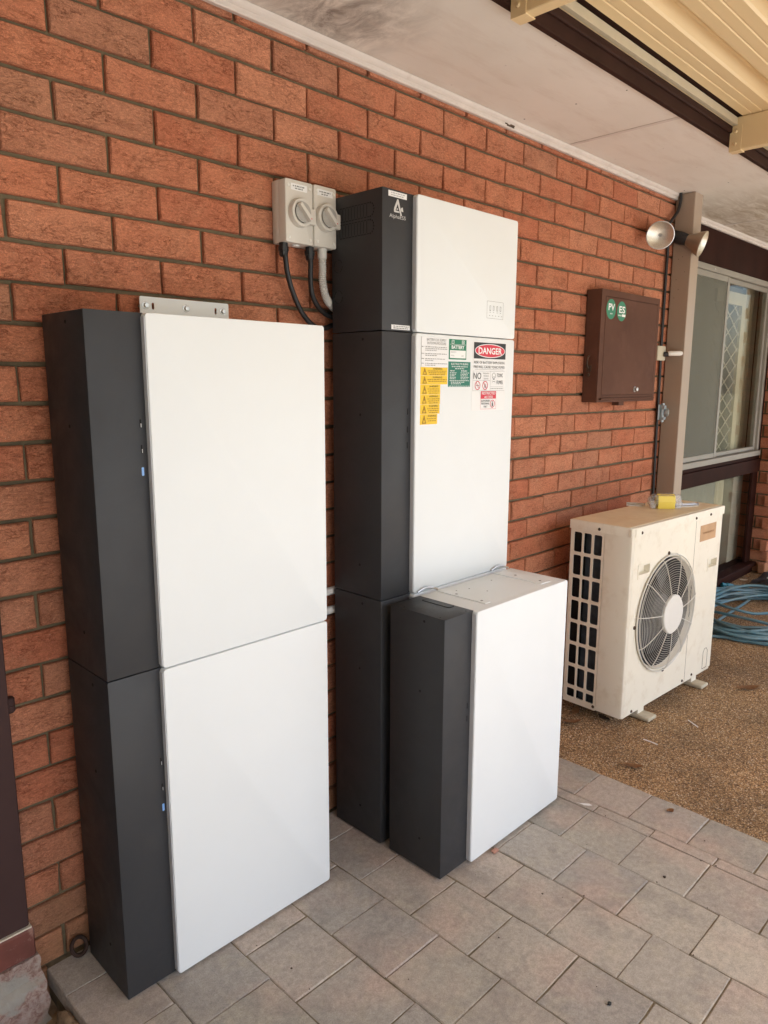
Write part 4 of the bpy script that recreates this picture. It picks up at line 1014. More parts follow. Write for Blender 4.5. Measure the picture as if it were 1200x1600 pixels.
tag(obj('blanking_plug', bm, 'whitepvc', None, True), 'pale round blanking plug under the left isolator switch', 'plug')
def cable(name, label, pts, r, mat, gl=None, cat='cable'):
    t = thing(name, label, cat, pts[0]); bm = BM(); tube(bm, smooth_path(pts, 6), r, 10); obj('sheath', bm, mat, t, True)
    if gl:
        bm = BM(); x, y, z = pts[0]
        lathe(bm, (x, y, z + 0.014), (0, 0, -1), [(0, 0.0118), (0.010, 0.0118), (0.0102, 0.0145), (0.022, 0.0145), (0.0222, 0.0125), (0.032, 0.0118), (0.036, 0.009)], 8); obj('gland', bm, 'black', t)
    return t
cable('black_cable', 'black cable looping from the left isolator behind the cabinets', [(0.464, -0.040, 1.7845), (0.465, -0.046, 1.761), (0.474, -0.042, 1.723), (0.491, -0.039, 1.679), (0.521, -0.035, 1.63), (0.551, -0.031, 1.601), (0.585, -0.028, 1.583), (0.623, -0.024, 1.582), (0.661, -0.020, 1.593), (0.70, -0.02, 1.60)], 0.0074, 'black', True)
cable('black_cable', 'shorter black cable beside the ribbed conduit under the right isolator', [(0.556, -0.040, 1.7845), (0.555, -0.045, 1.757), (0.558, -0.040, 1.715), (0.568, -0.035, 1.672), (0.591, -0.030, 1.643), (0.620, -0.025, 1.625), (0.659, -0.020, 1.615), (0.70, -0.02, 1.612)], 0.0074, 'black', True)
t = thing('ribbed_conduit', 'grey ribbed flexible conduit curving under the right isolator', 'conduit', (0.598, -0.045, 1.79))
pth = smooth_path([(0.598, -0.045, 1.780), (0.599, -0.045, 1.745), (0.603, -0.040, 1.711), (0.617, -0.035, 1.673), (0.638, -0.030, 1.653), (0.668, -0.025, 1.637), (0.70, -0.022, 1.63)], 14)
bm = BM(); tube(bm, pth, 0.011, 12, False, lambda i: 0.0118 if i % 2 else 0.0098); obj('ribbed_hose', bm, 'conduit', t, True)
bm = BM(); lathe(bm, (0.598, -0.045, 1.7984), (0, 0, -1), [(0, 0.0135), (0.026, 0.0135), (0.027, 0.0125)], 18); obj('collar', bm, 'conduit', t, True)
for z, lab in ((0.776, 'upper of two short white pipes on the wall between the stacks'), (0.714, 'lower of two short white pipes on the wall between the stacks')):
    bm = BM(); cyl(bm, (0.30, -0.0195, z), (0.71, -0.0195, z), 0.0125, 16); tag(obj('white_pipe', bm, 'whitepvc', None, True), lab, 'pipe', 'pipes between the stacks')

# ---------------------------------------------------------------- brown meter box
t = thing('meter_box', 'brown steel meter box on the brick wall with two green round stickers', 'meter box', (2.45, -0.04, 1.34))
BX0, BX1, BZ0, BZ1, BY = 2.167, 2.742, 1.340, 1.830, -0.0755
bm = BM(); holed(bm, rrect(BX0, BX1, BZ0, BZ1, 0.002, 2), [rrect(BX0 + 0.036, BX1 - 0.022, BZ0 + 0.030, BZ1 - 0.028, 0.002, 2)], BY + 0.004, BY); obj('front_frame', bm, 'brown', t)
bm = BM(); box(bm, BX0, BX1, BY + 0.0043, -0.0025, BZ0, BZ1, 0.002); obj('case', bm, 'brown', t)
bm = BM(); box(bm, BX0 + 0.0385, BX1 - 0.0245, BY - 0.001, BY + 0.004, BZ0 + 0.0325, BZ1 - 0.0305, 0.0015); obj('door', bm, 'brown', t)
bm = BM(); box(bm, BX0 + 0.02, BX1 - 0.02, BY - 0.012, BY - 0.0005, BZ0 + 0.010, BZ0 + 0.0185, 0.002); obj('drip_rail', bm, 'brown', t)
bm = BM(); lathe(bm, (2.525, BY - 0.0005, 1.397), (0, -1, 0), [(0, 0.013), (0.004, 0.013), (0.005, 0.010), (0.016, 0.010), (0.018, 0.007)], 16); lk = obj('lock_knob', bm, 'zinc', t, True)
bm = BM(); box(bm, BX0 + 0.25, BX0 + 0.30, BY + 0.02, -0.02, BZ0 - 0.018, BZ0 - 0.0005); obj('bottom_entry', bm, 'brown', t)
hs = BM(); tube(hs, smooth_path([(BX0 - 0.0005, -0.030, 1.545), (BX0 - 0.014, -0.030, 1.535), (BX0 - 0.016, -0.030, 1.505), (BX0 - 0.004, -0.030, 1.490)], 5), 0.0035, 6); box(hs, BX0 - 0.004, BX0 - 0.0004, -0.042, -0.018, 1.475, 1.505); lathe(hs, (BX0 - 0.0005, -0.03, 1.462), (-1, 0, 0), [(0, .008), (.006, .006)], 10); obj('hasp', hs, 'rust', t, True)
for x, w in ((2.252, 'PV'), (2.351, 'ES')):
    bm = BM(); prism(bm, circ(x, 1.748 if w == 'PV' else 1.745, 0.043, 32, 0.0435), BY - 0.0008, BY - 0.0016, 'xz'); s = obj('round_sticker', bm, 'green', t)
    text(w, x + 0.003, 1.757 if w == 'PV' else 1.752, 0.056, 0.030, BY - 0.0022, 'inkwhite', s, 0.02)
    bm = BM()
    if w == 'PV': dashes(bm, x - 0.008, x + 0.012, 1.729, 0.006, BY - 0.0022, 1, rd)
    else:
        dashes(bm, x - 0.034, x - 0.002, 1.7265, 0.007, BY - 0.0022, 1, rd); quad(bm, x + 0.003, x + 0.036, 1.7215, 1.7325, BY - 0.0022)
    obj('lettering', bm, 'inkwhite', s)

# ---------------------------------------------------------------- twin floodlight, cables, fittings on the wall end
t = thing('twin_floodlight', 'twin silver floodlight with one lamp facing left, one right, at the wall end', 'light', (2.885, -0.01, 2.12))
bm = BM(); lathe(bm, (2.885, -0.003, 2.145), (0, -1, 0), [(0, 0.048), (0.012, 0.050), (0.035, 0.044), (0.045, 0.030)], 20); obj('base', bm, 'black', t, True)
def lamp(c, d, flip):
    c = Vector(c); d = Vector(d).normalized()
    bm = BM(); lathe(bm, c, d, [(-0.085, 0.022), (-0.07, 0.026), (-0.045, 0.036), (-0.02, 0.052), (0.0, 0.0605), (0.004, 0.063), (0.010, 0.063), (0.0105, 0.060)], 28, False); sh = obj('reflector', bm, 'lampbody' if flip else 'zinc', t, True)
    bm = BM(); lathe(bm, c, d, [(0.0095, 0.0600), (0.0040, 0.052), (-0.004, 0.036), (-0.0080, 0.018), (-0.009, 0.0005)], 28, False); obj('lens', bm, 'lampglass', sh, True)
    u, v2 = frame_from(d)
    bm = BM(); cc = c - d * 0.004
    for q in (-1, 0, 1):
        a = cc - Vector((0, 0, 1)) * 0.007 * q * 0.9; u2 = d.cross(Vector((0, 0, 1))).normalized() * (0.010 if q == 0 else 0.006); w2 = Vector((0, 0, 1)) * (0.0022 if q == 0 else 0.001)
        bm.faces.new([bm.verts.new(p) for p in (a - u2 - w2, a + u2 - w2, a + u2 + w2, a - u2 + w2)])
    obj('lens_mark', bm, 'inkgrey', sh)
    bm = BM(); lathe(bm, c - d * 0.165, d, [(0, 0.024), (0.012, 0.030), (0.07, 0.031), (0.095, 0.027)], 18); obj('lamp_holder', bm, 'black', t, True)
    return c - d * 0.165
e1 = lamp((2.630, -0.105, 2.108), (-0.84, -0.46, -0.26), False)
e2 = lamp((2.995, -0.150, 2.112), (0.18, -0.92, -0.34), True)
bm = BM(); tube(bm, smooth_path([(2.885, -0.04, 2.145), (2.83, -0.035, 2.16), tuple(e1)], 4), 0.012, 8); tube(bm, smooth_path([(2.885, -0.04, 2.145), (2.88, -0.055, 2.15), tuple(e2)], 4), 0.012, 8); obj('arm', bm, 'black', t, True)
cable('lamp_cable', 'dark cable from the soffit down to the twin floodlight', [(2.985, -0.034, 2.385), (2.990, -0.034, 2.335), (2.975, -0.030, 2.280), (2.916, -0.025, 2.225), (2.888, -0.020, 2.190)], 0.0075, 'black')
bm = BM(); tube(bm, smooth_path([(2.905, -0.02, 2.13), (2.93, -0.012, 2.076), (2.928, -0.012, 1.999), (2.929, -0.012, 1.81), (2.930, -0.012, 1.618), (2.938, -0.012, 1.422), (2.945, -0.012, 1.087), (2.955, -0.012, 0.827), (2.962, -0.012, 0.4), (2.965, -0.012, 0.02)], 6), 0.0075, 8)
tag(obj('wall_cable', bm, 'black', None, True), 'thin dark cable running down the brickwork beside the steel post', 'cable')
t = thing('tap_box', 'small cream box with a round stub pipe beside the post', 'box', (2.89, -0.015, 1.54))
bm = BM(); box(bm, 2.856, 2.948, -0.030, -0.0205, 1.541, 1.614, 0.002); obj('plate', bm, 'curtainlight', t)
bm = BM(); cyl(bm, (2.925, -0.030, 1.572), (2.945, -0.052, 1.574), 0.012, 14); obj('spindle', bm, 'black', t, True)
bm = BM(); lathe(bm, (2.935, -0.048, 1.576), (0.75, -0.62, 0.03), [(0, 0.010), (0.006, 0.013), (0.065, 0.013), (0.075, 0.010), (0.079, 0.004)], 16); obj('stub_pipe', bm, 'achub', t, True)
t = thing('padbolt', 'grey galvanised bolt latch on the wall below the cream box', 'latch', (2.97, -0.01, 1.235))
bm = BM(); box(bm, 2.925, 2.975, -0.0245, -0.0205, 1.236, 1.316, 0.001); obj('plate', bm, 'steelblue', t)
bm = BM(); cyl(bm, (2.95, -0.034, 1.225), (2.95, -0.034, 1.322), 0.009, 12); obj('barrel', bm, 'steelblue', t, True)
bm = BM(); lathe(bm, (2.952, -0.040, 1.275), (0.6, -0.8, 0), [(0, 0.012), (0.008, 0.020), (0.020, 0.022), (0.024, 0.016)], 14); obj('knob', bm, 'steelblue', t, True)
for z0, z1 in ((1.290, 1.312), (1.236, 1.252)):
    bm = BM(); box(bm, 2.94, 2.962, -0.05, -0.024, z0, z1, 0.002); obj('keeper', bm, 'steelblue', t)

# ---------------------------------------------------------------- air conditioner (local frame: front at y=0, x to the right)
ac = thing('air_conditioner', 'weathered cream outdoor air conditioner unit with a round fan guard', 'air conditioner', (1.885, -0.42, 0), R_(-3))
AW, AD, AZ0, AZ1 = 0.835, 0.285, 0.046, 0.823
A = dict(local=True)
def acp(name, bm, mat, parent=ac, smooth=False): return obj(name, bm, mat, parent, smooth, True)
bm = BM()
FCX, FCZ, FR = 0.322, 0.443, 0.250
front = [(0.016, AZ0 + 0.002), (AW - 0.004, AZ0 + 0.014), (AW - 0.004, AZ1), (0.016, AZ1)]
h1 = [(0.062, 0.655), (0.150, 0.655), (0.150, 0.692), (0.062, 0.692)]; h2 = [(0.715, 0.575), (0.803, 0.575), (0.803, 0.612), (0.715, 0.612)]
holed(bm, front, [circ(FCX, FCZ, FR, 64), h1, h2], 0.0, 0.004)
acp('front_panel', bm, 'accase')
bm = BM()   # rounded front-left corner with plain side strip
pts = [(0.0, 0.124), (0.0, 0.016), (0.0045, 0.0055), (0.0155, 0.0)]; pin = [(0.004, 0.124), (0.004, 0.018), (0.0075, 0.009), (0.0155, 0.004)]
full = pts + pin[::-1]
for a in (full,):
    L = [bm.verts.new((x, y, AZ0)) for x, y in a]; Rr = [bm.verts.new((x, y, AZ1)) for x, y in a]; bridge(bm, L, Rr); bm.faces.new(L); bm.faces.new(Rr)
acp('corner_panel', bm, 'accase', smooth=True)
# side grille with 3 x 8 openings
holes = []
for c in ((0.231, 0.269), (0.185, 0.222), (0.136, 0.174)):
    for r in range(7):
        zt = 0.806 - r * 0.0997; holes.append(rrect(c[0], c[1], zt - 0.086, zt, 0.007, 3))
    holes.append(rrect(c[0], c[1], 0.068, 0.107, 0.006, 3))
bm = BM(); holed(bm, rrect(0.1255, AD, AZ0 - 0.004, AZ1, 0.002, 1), holes, 0.0, 0.004, 'yz'); acp('side_grille', bm, 'accase')
bm = BM(); box(bm, 0.030, 0.034, 0.130, 0.228, AZ0 + 0.01, AZ1 - 0.005)
for i in range(16):
    y = 0.131 + i * 0.006; box(bm, 0.0265, 0.0298, y, y + 0.0022, AZ0 + 0.012, AZ1 - 0.006)
acp('coil', bm, 'coil')
bm = BM(); box(bm, 0.006, AW - 0.006, 0.231, 0.234, AZ0 + 0.012, AZ1 - 0.004); box(bm, 0.022, 0.026, 0.2345, 0.280, AZ0 + 0.012, AZ1 - 0.004); acp('inner_dark_sheet', bm, 'hole')  # black sheets stand in for the shade inside the casing
bm = BM(); box(bm, 0.02, AW - 0.004, AD - 0.004, AD, AZ0, AZ1); box(bm, AW - 0.004, AW, 0.004, AD - 0.0045, AZ0 + 0.014, AZ1); box(bm, 0.005, AW - 0.005, 0.005, AD - 0.005, AZ0, AZ0 + 0.006); acp('back_and_base', bm, 'accase')
bm = BM()   # lid with a turned-down rim
prism(bm, [(-0.004, -0.0035 + 0.017), (0.001, 0.0035), (0.013, -0.004), (AW + 0.004, -0.004), (AW + 0.004, AD + 0.004), (-0.004, AD + 0.004)], 0.8195, 0.8575, 'xy', 0.003); lid = acp('lid', bm, 'accase', smooth=True)
bm = BM(); prism(bm, rrect(0.004, AW - 0.002, 0.016, AD - 0.002, 0.006), 0.857, 0.8592, 'xy'); acp('lid_top', bm, 'aclid', lid)
bm = BM(); box(bm, 0.012, 0.055, -0.0058, -0.0042, 0.8205, 0.852); box(bm, -0.0058, -0.0042, 0.004, 0.0175, 0.8205, 0.852); acp('lid_corner', bm, 'accase', lid)
# seams, handles, tag, screws
bm = BM(); box(bm, 0.5585, 0.5605, -0.0003, 0.002, AZ0 + 0.008, AZ1 - 0.002); acp('panel_seam', bm, 'rust')
for h in (h1, h2):
    x0, x1, z0, z1 = h[0][0], h[1][0], h[0][1], h[2][1]
    bm = BM(); box(bm, x0 - 0.0005, x1 + 0.0005, 0.0240, 0.0255, z0 - 0.0005, z1 + 0.0005); box(bm, x0 - 0.0025, x0, 0.0042, 0.0255, z0, z1); box(bm, x1, x1 + 0.0025, 0.0042, 0.0255, z0, z1); box(bm, x0, x1, 0.0042, 0.0255, z1, z1 + 0.002); box(bm, x0, x1, 0.0042, 0.0255, z0 - 0.002, z0); acp('hand_hold', bm, 'accase')
    bm = BM(); holed(bm, rrect(x0 - 0.008, x1 + 0.006, z0 - 0.018, z1 + 0.008, 0.003, 2), [rrect(x0, x1, z0, z1, 0.002, 2)], -0.0002, -0.0022); acp('hand_hold_rim', bm, 'accase')
bm = BM(); box(bm, 0.606, 0.768, -0.0012, -0.0002, 0.714, 0.789); tg = acp('faded_nameplate', bm, 'fadedtag')
bm = BM(); dashes(bm, 0.63, 0.745, 0.752, 0.010, -0.0016, 1, rd); acp('lettering', bm, 'leaf', tg)
bm = BM(); holed(bm, [(0.742, 0.066), (0.742, 0.150), (0.755, 0.168), (0.775, 0.168), (0.790, 0.150), (0.790, 0.066)], [[(0.7435, 0.068), (0.7435, 0.1495), (0.7557, 0.1665), (0.7743, 0.1665), (0.7885, 0.1495), (0.7885, 0.068)]], -0.0002, -0.001); acp('knock_out', bm, 'rust')
def acscrew(x, z, side=False):
    bm = BM(); lathe(bm, (x, -0.0002 if z < 0.81 else -0.004, z) if not side else (-0.0001 if z < .8 else -0.004, x, z), (0, -1, 0) if not side else (-1, 0, 0), [(0, 0.0066), (0.002, 0.0062), (0.004, 0.004)], 10); acp('screw', bm, 'rust', smooth=True)
for x, z in ((0.062, 0.833), (0.545, 0.833), (0.692, 0.833), (0.077, 0.060), (0.536, 0.066), (0.631, 0.070)): acscrew(x, z)
acscrew(0.149, 0.833, True); acscrew(0.135, 0.058, True)
# fan
bm = BM(); lathe(bm, (FCX, 0.0, FCZ), (0, 1, 0), [(-0.004, FR + 0.008), (-0.0045, FR + 0.002), (0.0, FR - 0.001), (0.014, FR - 0.008)], 64, False); acp('fan_shroud', bm, 'accase', smooth=True)
bm = BM(); lathe(bm, (FCX, 0.0, FCZ), (0, 1, 0), [(0.0142, FR - 0.007), (0.03, FR - 0.012), (0.10, FR - 0.012)], 64, False); acp('shroud_dark_inside', bm, 'fanblade', smooth=True)  # inner part of the cream shroud, shade put in as dark colour
bm = BM(); 
for k in range(3):
    a0 = k * 2.094 + 0.5; n = 14; ringsA = []
    for i in range(9):
        r = 0.075 + (FR - 0.095) * i / 8; row = []
        for j in range(n + 1):
            a = a0 + (0.15 * i / 8) + (1.25 + 0.12 * i / 8) * j / n; row.append(bm.verts.new((FCX + r * math.cos(a), 0.075 - 0.06 * j / n + 0.01 * i / 8, FCZ + r * math.sin(a))))
        ringsA.append(row)
    for i in range(8):
        for j in range(n): bm.faces.new((ringsA[i][j], ringsA[i + 1][j], ringsA[i + 1][j + 1], ringsA[i][j + 1]))
lathe(bm, (FCX, 0.02, FCZ), (0, 1, 0), [(0, 0.07), (0.004, 0.078), (0.08, 0.078)], 28)
acp('fan_blades', bm, 'fanblade', smooth=True)
bm = BM(); box(bm, FCX - FR, FCX + FR, 0.105, 0.108, FCZ - FR, FCZ + FR); acp('fan_dark_sheet', bm, 'hole')  # black sheet gives the shaded depth behind the blades
def bulge(r): return -0.030 * math.sqrt(max(0, 1 - (r / (FR + 0.012)) ** 3.5)) - 0.004
bm = BM(); rr = 0.088
rads = []
while rr < FR - 0.004: rads.append(rr); rr += 0.0098
for r in rads: tube(bm, [(FCX + r * math.cos(a * 6.28318 / 48), bulge(r), FCZ + r * math.sin(a * 6.28318 / 48)) for a in range(48)], 0.0008, 4, True)
acp('guard_rings', bm, 'acwire', smooth=True)
bm = BM()
tube(bm, [(FCX + (FR + 0.009) * math.cos(a * 6.28318 / 64), -0.010, FCZ + (FR + 0.009) * math.sin(a * 6.28318 / 64)) for a in range(64)], 0.0024, 6, True)
tube(bm, [(FCX + (FR - 0.006) * math.cos(a * 6.28318 / 64), -0.012, FCZ + (FR - 0.006) * math.sin(a * 6.28318 / 64)) for a in range(64)], 0.0022, 6, True)
for k in range(11):
    a = 2 * math.pi * (k + 0.28) / 11
    pts = [(FCX + r * math.cos(a), bulge(r) - 0.0025, FCZ + r * math.sin(a)) for r in (0.07, 0.10, 0.14, 0.18, 0.21, 0.235, 0.248)] + [(FCX + (FR + 0.009) * math.cos(a), -0.010, FCZ + (FR + 0.009) * math.sin(a)), (FCX + (FR + 0.012) * math.cos(a), 0.001, FCZ + (FR + 0.012) * math.sin(a))]
    tube(bm, pts, 0.0019, 5)
acp('guard_spokes', bm, 'acwire', smooth=True)
for k in range(4):
    a = R_(100 + 90 * k - 8); bm = BM(); lathe(bm, (FCX + (FR + 0.017) * math.cos(a), -0.0005, FCZ + (FR + 0.017) * math.sin(a)), (0, -1, 0), [(0, 0.008), (0.003, 0.0075), (0.006, 0.004)], 10); acp('guard_clip', bm, 'rust', smooth=True)
bm = BM(); lathe(bm, (FCX, -0.026, FCZ), (0, -1, 0), [(0, 0.086), (0.010, 0.0855), (0.0135, 0.082), (0.0145, 0.062), (0.0142, 0.058), (0.0146, 0.054), (0.0150, 0.002)], 48); acp('fan_hub', bm, 'achub', smooth=True)
# blocks under it
for x0, lab in ((0.150, 'pale block under the near end of the air conditioner'), (0.655, 'pale block under the far end of the air conditioner')):
    b_ = thing('support_block', lab, 'block', (1.885, -0.42, 0), R_(-3), 'air conditioner blocks')
    bm = BM(); box(bm, x0, x0 + 0.070, -0.045, 0.26, 0.0, 0.0170, 0.004); obj('foot', bm, 'timberblock', b_, False, True)
    bm = BM(); box(bm, x0 + 0.01, x0 + 0.06, 0.012, 0.24, 0.0172, 0.0452, 0.001); obj('rail', bm, 'accase', b_, False, True)

# things lying on the air conditioner
def crumple(bm, c, sx, sy, sz, seed, amp=0.25):
    bmesh.ops.create_icosphere(bm, subdivisions=4, radius=1)
    for vv in bm.verts:
        d = vv.co.normalized(); q = 1 + amp * noise.noise(d * 2.3 + Vector((seed, 0, 0))) + amp * 0.6 * abs(noise.noise(d * 6 + Vector((seed, 3, 0))))
        e = Vector((math.copysign(abs(d.x) ** 0.6, d.x), math.copysign(abs(d.y) ** 0.6, d.y), math.copysign(abs(d.z) ** 0.6, d.z)))
        vv.co = Vector((e.x * sx, e.y * sy, e.z * sz)) * q + Vector(c)
        vv.co.z = max(vv.co.z, 0.001)
    return bm
bag = thing('plastic_packet', 'clear plastic packet with a yellow card on top of the air conditioner', 'packet', (2.425, -0.305, 0.8594), R_(-48))
bm = BM(); crumple(bm, (0, 0, 0.036), 0.074, 0.022, 0.030, 2, 0.18); 
obj('film', bm, 'plastic', bag, True, True)
bm = BM(); n = 10; prof = [(-0.024, 0.002), (-0.027, 0.034), (-0.021, 0.060), (0.0, 0.0675), (0.020, 0.060), (0.024, 0.034), (0.022, 0.002)]
L = [bm.verts.new((-0.036, a, b)) for a, b in prof]; Rr = [bm.verts.new((0.040, a, b)) for a, b in prof]; bridge(bm, L, Rr); obj('yellow_card', bm, 'yellowcard', bag, False, True)
bm = BM()
for sx, tilt in ((-1, 0.3), (1, -0.2)):
    pts = []
    for i in range(7):
        for j in range(4): pts.append(bm.verts.new((sx * (0.046 + 0.026 * i / 6), -0.018 + 0.036 * j / 3 + 0.006 * noise.noise((i, j, 7)), 0.006 + 0.046 * (abs(j - 1.5) < 1) * (0.5 + 0.5 * i / 6) + 0.012 * noise.noise((i * 0.9, j * 1.3, sx)))))
    for i in range(6):
        for j in range(3): bm.faces.new((pts[i * 4 + j], pts[i * 4 + j + 1], pts[(i + 1) * 4 + j + 1], pts[(i + 1) * 4 + j]))
obj('film_ends', bm, 'plastic', bag, False, True)
bm = BM(); box(bm, -0.062, -0.040, -0.012, 0.012, 0.001, 0.022, 0.004); obj('packed_fitting', bm, 'whitepvc', bag, False, True)
for (lx, ly, rz, ln, lab) in ((2.395, -0.178, -62, 0.075, 'short white plastic strip on the air conditioner behind the packet'), (2.545, -0.352, -26, 0.135, 'longer white strip with a steel screw on the air conditioner beside the packet')):
    t = thing('plastic_strip', lab, 'strip', (lx, ly, 0.8594), R_(rz))
    bm = BM(); box(bm, -ln / 2, ln / 2, -0.012, 0.012, 0.0, 0.004, 0.001); box(bm, -ln / 2, ln / 2, 0.010, 0.0125, 0.0042, 0.014, 0.0005); obj('channel', bm, 'whitepvc', t, False, True)
    bm = BM(); cyl(bm, (-ln / 2 + 0.005, 0.0, 0.0085), (ln / 2 + 0.004, 0.002, 0.0085), 0.0038, 8); lathe(bm, (ln / 2 + 0.003, 0.002, 0.0085), (1, 0, 0), [(0, 0.004), (0.003, 0.0078), (0.005, 0.0078)], 10); obj('screw', bm, 'zinc', t, True, True)

# ---------------------------------------------------------------- garden hose
hz = thing('garden_hose', 'coiled teal garden hose on the ground under the window', 'hose', (3.86, -0.33, 0))
rn = random.Random(9); pts = []; turns = 13
for i in range(turns * 20):
    a = 2 * math.pi * i / 20 + 2.2; k = i / 20
    rx = 0.47 + 0.07 * math.sin(k * 2.1) + 0.05 * math.sin(k * 5.3 + 1); ry = 0.36 + 0.05 * math.sin(k * 1.7 + 2) + 0.03 * math.sin(k * 4.1)
    cx = 3.87 + 0.05 * math.sin(k * 1.3); cy = -0.335 + 0.04 * math.sin(k * 2.7)
    y = cy + ry * math.sin(a)
    pts.append((cx + rx * math.cos(a), min(y, 0.055), 0.010 + 0.0062 * k * (0.75 + 0.25 * math.sin(a * 2 + k * 3)) + 0.006 * math.sin(a * 3 + k)))
P2 = [(4.42, 0.045, 0.020), (4.50, -0.02, 0.012), (4.45, -0.10, 0.010), (4.36, -0.16, 0.012)] + pts[2:]
bm = BM(); tube(bm, smooth_path(P2, 3), 0.0088, 8); obj('tube', bm, 'hose', hz, True)
lp = [(3.78, 0.02, 0.075), (3.70, -0.08, 0.095), (3.66, -0.22, 0.09), (3.70, -0.34, 0.072), (3.80, -0.40, 0.065)]
bm = BM(); tube(bm, smooth_path(lp, 6), 0.0088, 8); obj('loose_bight', bm, 'hose', hz, True)
lp = [(3.42, -0.16, 0.012), (3.37, -0.26, 0.010), (3.36, -0.42, 0.010), (3.40, -0.58, 0.010), (3.52, -0.74, 0.010), (3.72, -0.84, 0.010)]
bm = BM(); tube(bm, smooth_path(lp, 6), 0.0088, 8); obj('loose_bight', bm, 'hose', hz, True)
bm = BM(); lathe(bm, (4.43, 0.040, 0.022), (-0.75, 0.5, 0.12), [(-0.02, 0.012), (0.0, 0.016), (0.03, 0.017), (0.033, 0.013), (0.05, 0.013), (0.055, 0.016), (0.07, 0.015)], 14); obj('connector', bm, 'hosefit', hz, True)
# dark sheet lying by the pier
bm = BM(); vs = {}
for i in range(13):
    for j in range(9):
        x = 4.62 + 0.42 * i / 12; yy = -0.22 + 0.20 * j / 8
        vs[i, j] = bm.verts.new((x + 0.02 * noise.noise((j, 0, 3)), yy + 0.02 * noise.noise((i, 2, 3)), 0.012 + 0.045 * abs(noise.noise((x * 8, yy * 8, 4)))))
for i in range(12):
    for j in range(8): bm.faces.new((vs[i, j], vs[i + 1, j], vs[i + 1, j + 1], vs[i, j + 1]))
tag(obj('black_sheet', bm, 'blackmat', None, True), 'crumpled black sheet on the ground near the brick pier', 'sheet')
bm = BM(); tube(bm, smooth_path([(4.66, -0.13, 0.065), (4.72, -0.16, 0.062), (4.80, -0.20, 0.055)], 4), 0.008, 6); tag(obj('pipe_offcut', bm, 'whitepvc', None, True), 'white curved offcut lying on the black sheet', 'offcut')

# ---------------------------------------------------------------- litter
def leaf(label, x, y, rz, L, W, mat, curl=0.25, z=0.001, group='dry leaves'):
    bm = BM(); n = 8; rows = []
    for i in range(n + 1):
        t = i / n; w = W * math.sin(math.pi * min(1, t * 0.96 + 0.02)) ** 0.8 * (1 + 0.15 * math.sin(t * 19 + x * 40)); xx = (t - 0.5) * L
        zz = 0.002 + curl * L * (t - 0.5) ** 2 + 0.0015 * math.sin(t * 9)
        rows.append([bm.verts.new((xx, s * w, zz + curl * 0.8 * abs(s) * w)) for s in (-1, -0.5, 0, 0.5, 1)])
    for i in range(n):
        for j in range(4): bm.faces.new((rows[i][j], rows[i][j + 1], rows[i + 1][j + 1], rows[i + 1][j]))
    bmesh.ops.solidify(bm, geom=bm.faces[:], thickness=0.0006)
    o = obj('dry_leaf', bm, mat, None, True); o.location = (x, y, z); o.rotation_euler = (0, 0, R_(rz)); return tag(o, label, 'leaf', group)
leaf('small orange-brown oval leaf on the square border pavers', 1.453, -0.816, -20, 0.030, 0.010, 'leaf', 0.5, 0.001)
leaf('tan leaf on the aggregate just behind the paver edge', 1.646, -0.593, -58, 0.075, 0.016, 'leaf', 0.15, 0.002)
leaf('long tan leaf on the aggregate in front of the air conditioner', 2.708, -0.650, -35, 0.12, 0.022, 'leaf', 0.2, 0.002)
for i, (x, y, rz, L, lab) in enumerate(((1.90, -0.20, 20, 0.09, 'red-brown leaf under the near end of the air conditioner'), (1.80, -0.24, -40, 0.08, 'orange leaf beside the bottom corner of the air conditioner'), (1.93, -0.32, 70, 0.07, 'dark leaf tucked under the air conditioner front'))):
    leaf(lab, x, y, rz, L, 0.016, 'leaf' if i < 2 else 'leafdark', 0.3, 0.003)
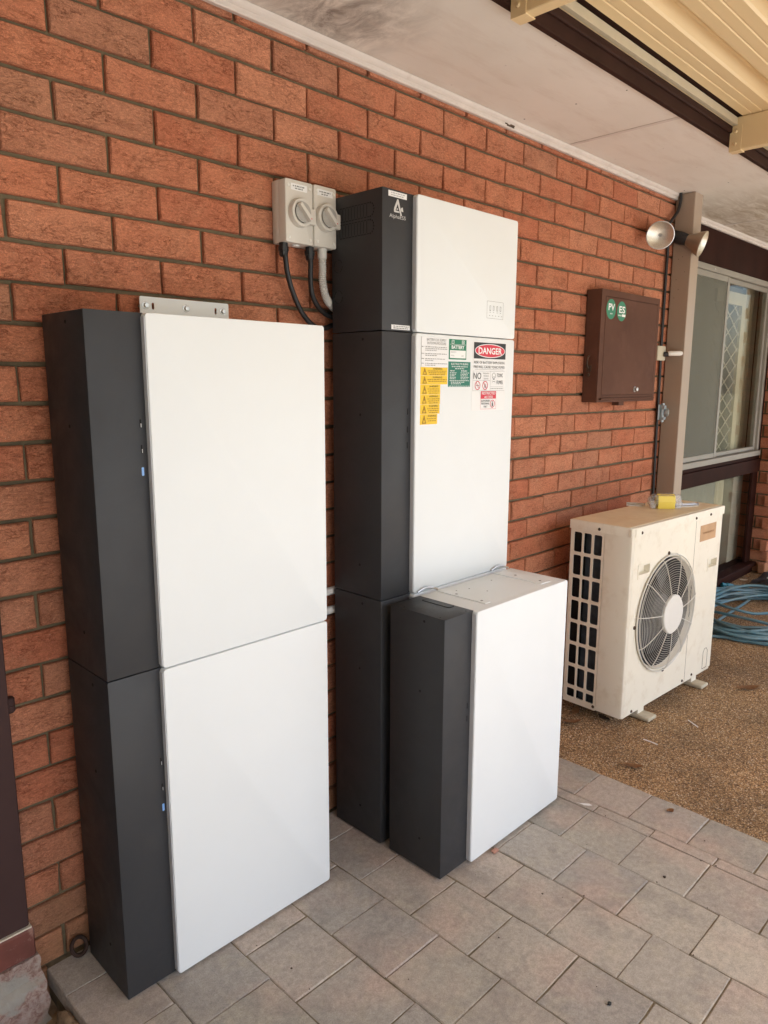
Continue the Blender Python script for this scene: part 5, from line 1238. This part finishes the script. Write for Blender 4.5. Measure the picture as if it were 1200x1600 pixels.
for i, (x, y, lab) in enumerate(((4.95, -0.02, 'pale dry leaf at the foot of the brick pier'), (4.82, 0.05, 'brown dry leaf against the window sill near the pier'), (4.70, 0.04, 'pale leaf scrap on the ground beside the hose connector'))):
    leaf(lab, x, y, i * 67, 0.06, 0.018, 'leaf' if i == 1 else 'stick', 0.4, 0.004)
def bar(name, label, a, b, r, mat, cat):
    bm = BM(); mid = (Vector(a) + Vector(b)) / 2 + Vector((0.003, 0.004, 0)); tube(bm, smooth_path([a, mid, b], 4), r, 6); return tag(obj(name, bm, mat, None, True), label, cat)
bar('twig', 'thin pale twig on the aggregate in front of the fan', (2.17, -0.585, 0.004), (2.135, -0.640, 0.004), 0.0022, 'paper', 'twig')
bar('twig', 'thin curved pale twig on the aggregate near the unit corner', (1.87, -0.525, 0.004), (1.868, -0.585, 0.004), 0.0022, 'paper', 'twig')
tag(rock('brick_chip', (0.862, -0.522, 0.0045), (0.014, 0.008, 0.006), 3, 'pinkbit'), 'pinkish chip at the foot of the short front cabinet', 'chip')
tag(rock('pebble', (0.592, -1.044, 0.003), (0.0055, 0.0042, 0.003), 8, 'blackmat'), 'small black pebble on the paving near the bottom edge', 'pebble')
tag(rock('pebble', (1.115, -0.945, 0.003), (0.0045, 0.004, 0.003), 9, 'leafdark'), 'tiny dark pebble on the paver joint right of the cabinets', 'pebble')
bm = BM(); pts = [(1.279, -0.562), (1.283, -0.575), (1.292, -0.585), (1.302, -0.598), (1.300, -0.612), (1.289, -0.604), (1.281, -0.590)]
bm.faces.new([bm.verts.new((a, b, 0.0022)) for a, b in pts]); tag(obj('paint_spot', bm, 'paper', pav), None)
rl = random.Random(13); lt = BM()
for _ in range(85):      # grit and specks in the joints
    x = rl.uniform(-0.1, 1.5); y = rl.uniform(-1.5, -0.28); s = rl.uniform(0.0008, 0.0024)
    if rl.random() < 0.6: x = 0.2805 + round((x - 0.2805) / P) * P + rl.uniform(-0.006, 0.006)
    if 0.63 < x < 1.25 and y > -0.51: continue
    box(lt, x, x + s * rl.uniform(0.7, 2.2), y, y + s * rl.uniform(0.7, 2.2), 0.0005, 0.0005 + s * 0.7)
lo = obj('grit', lt, 'leafdark'); tag(lo, 'scattered dark grit and specks over the paving', 'grit', kind='stuff')
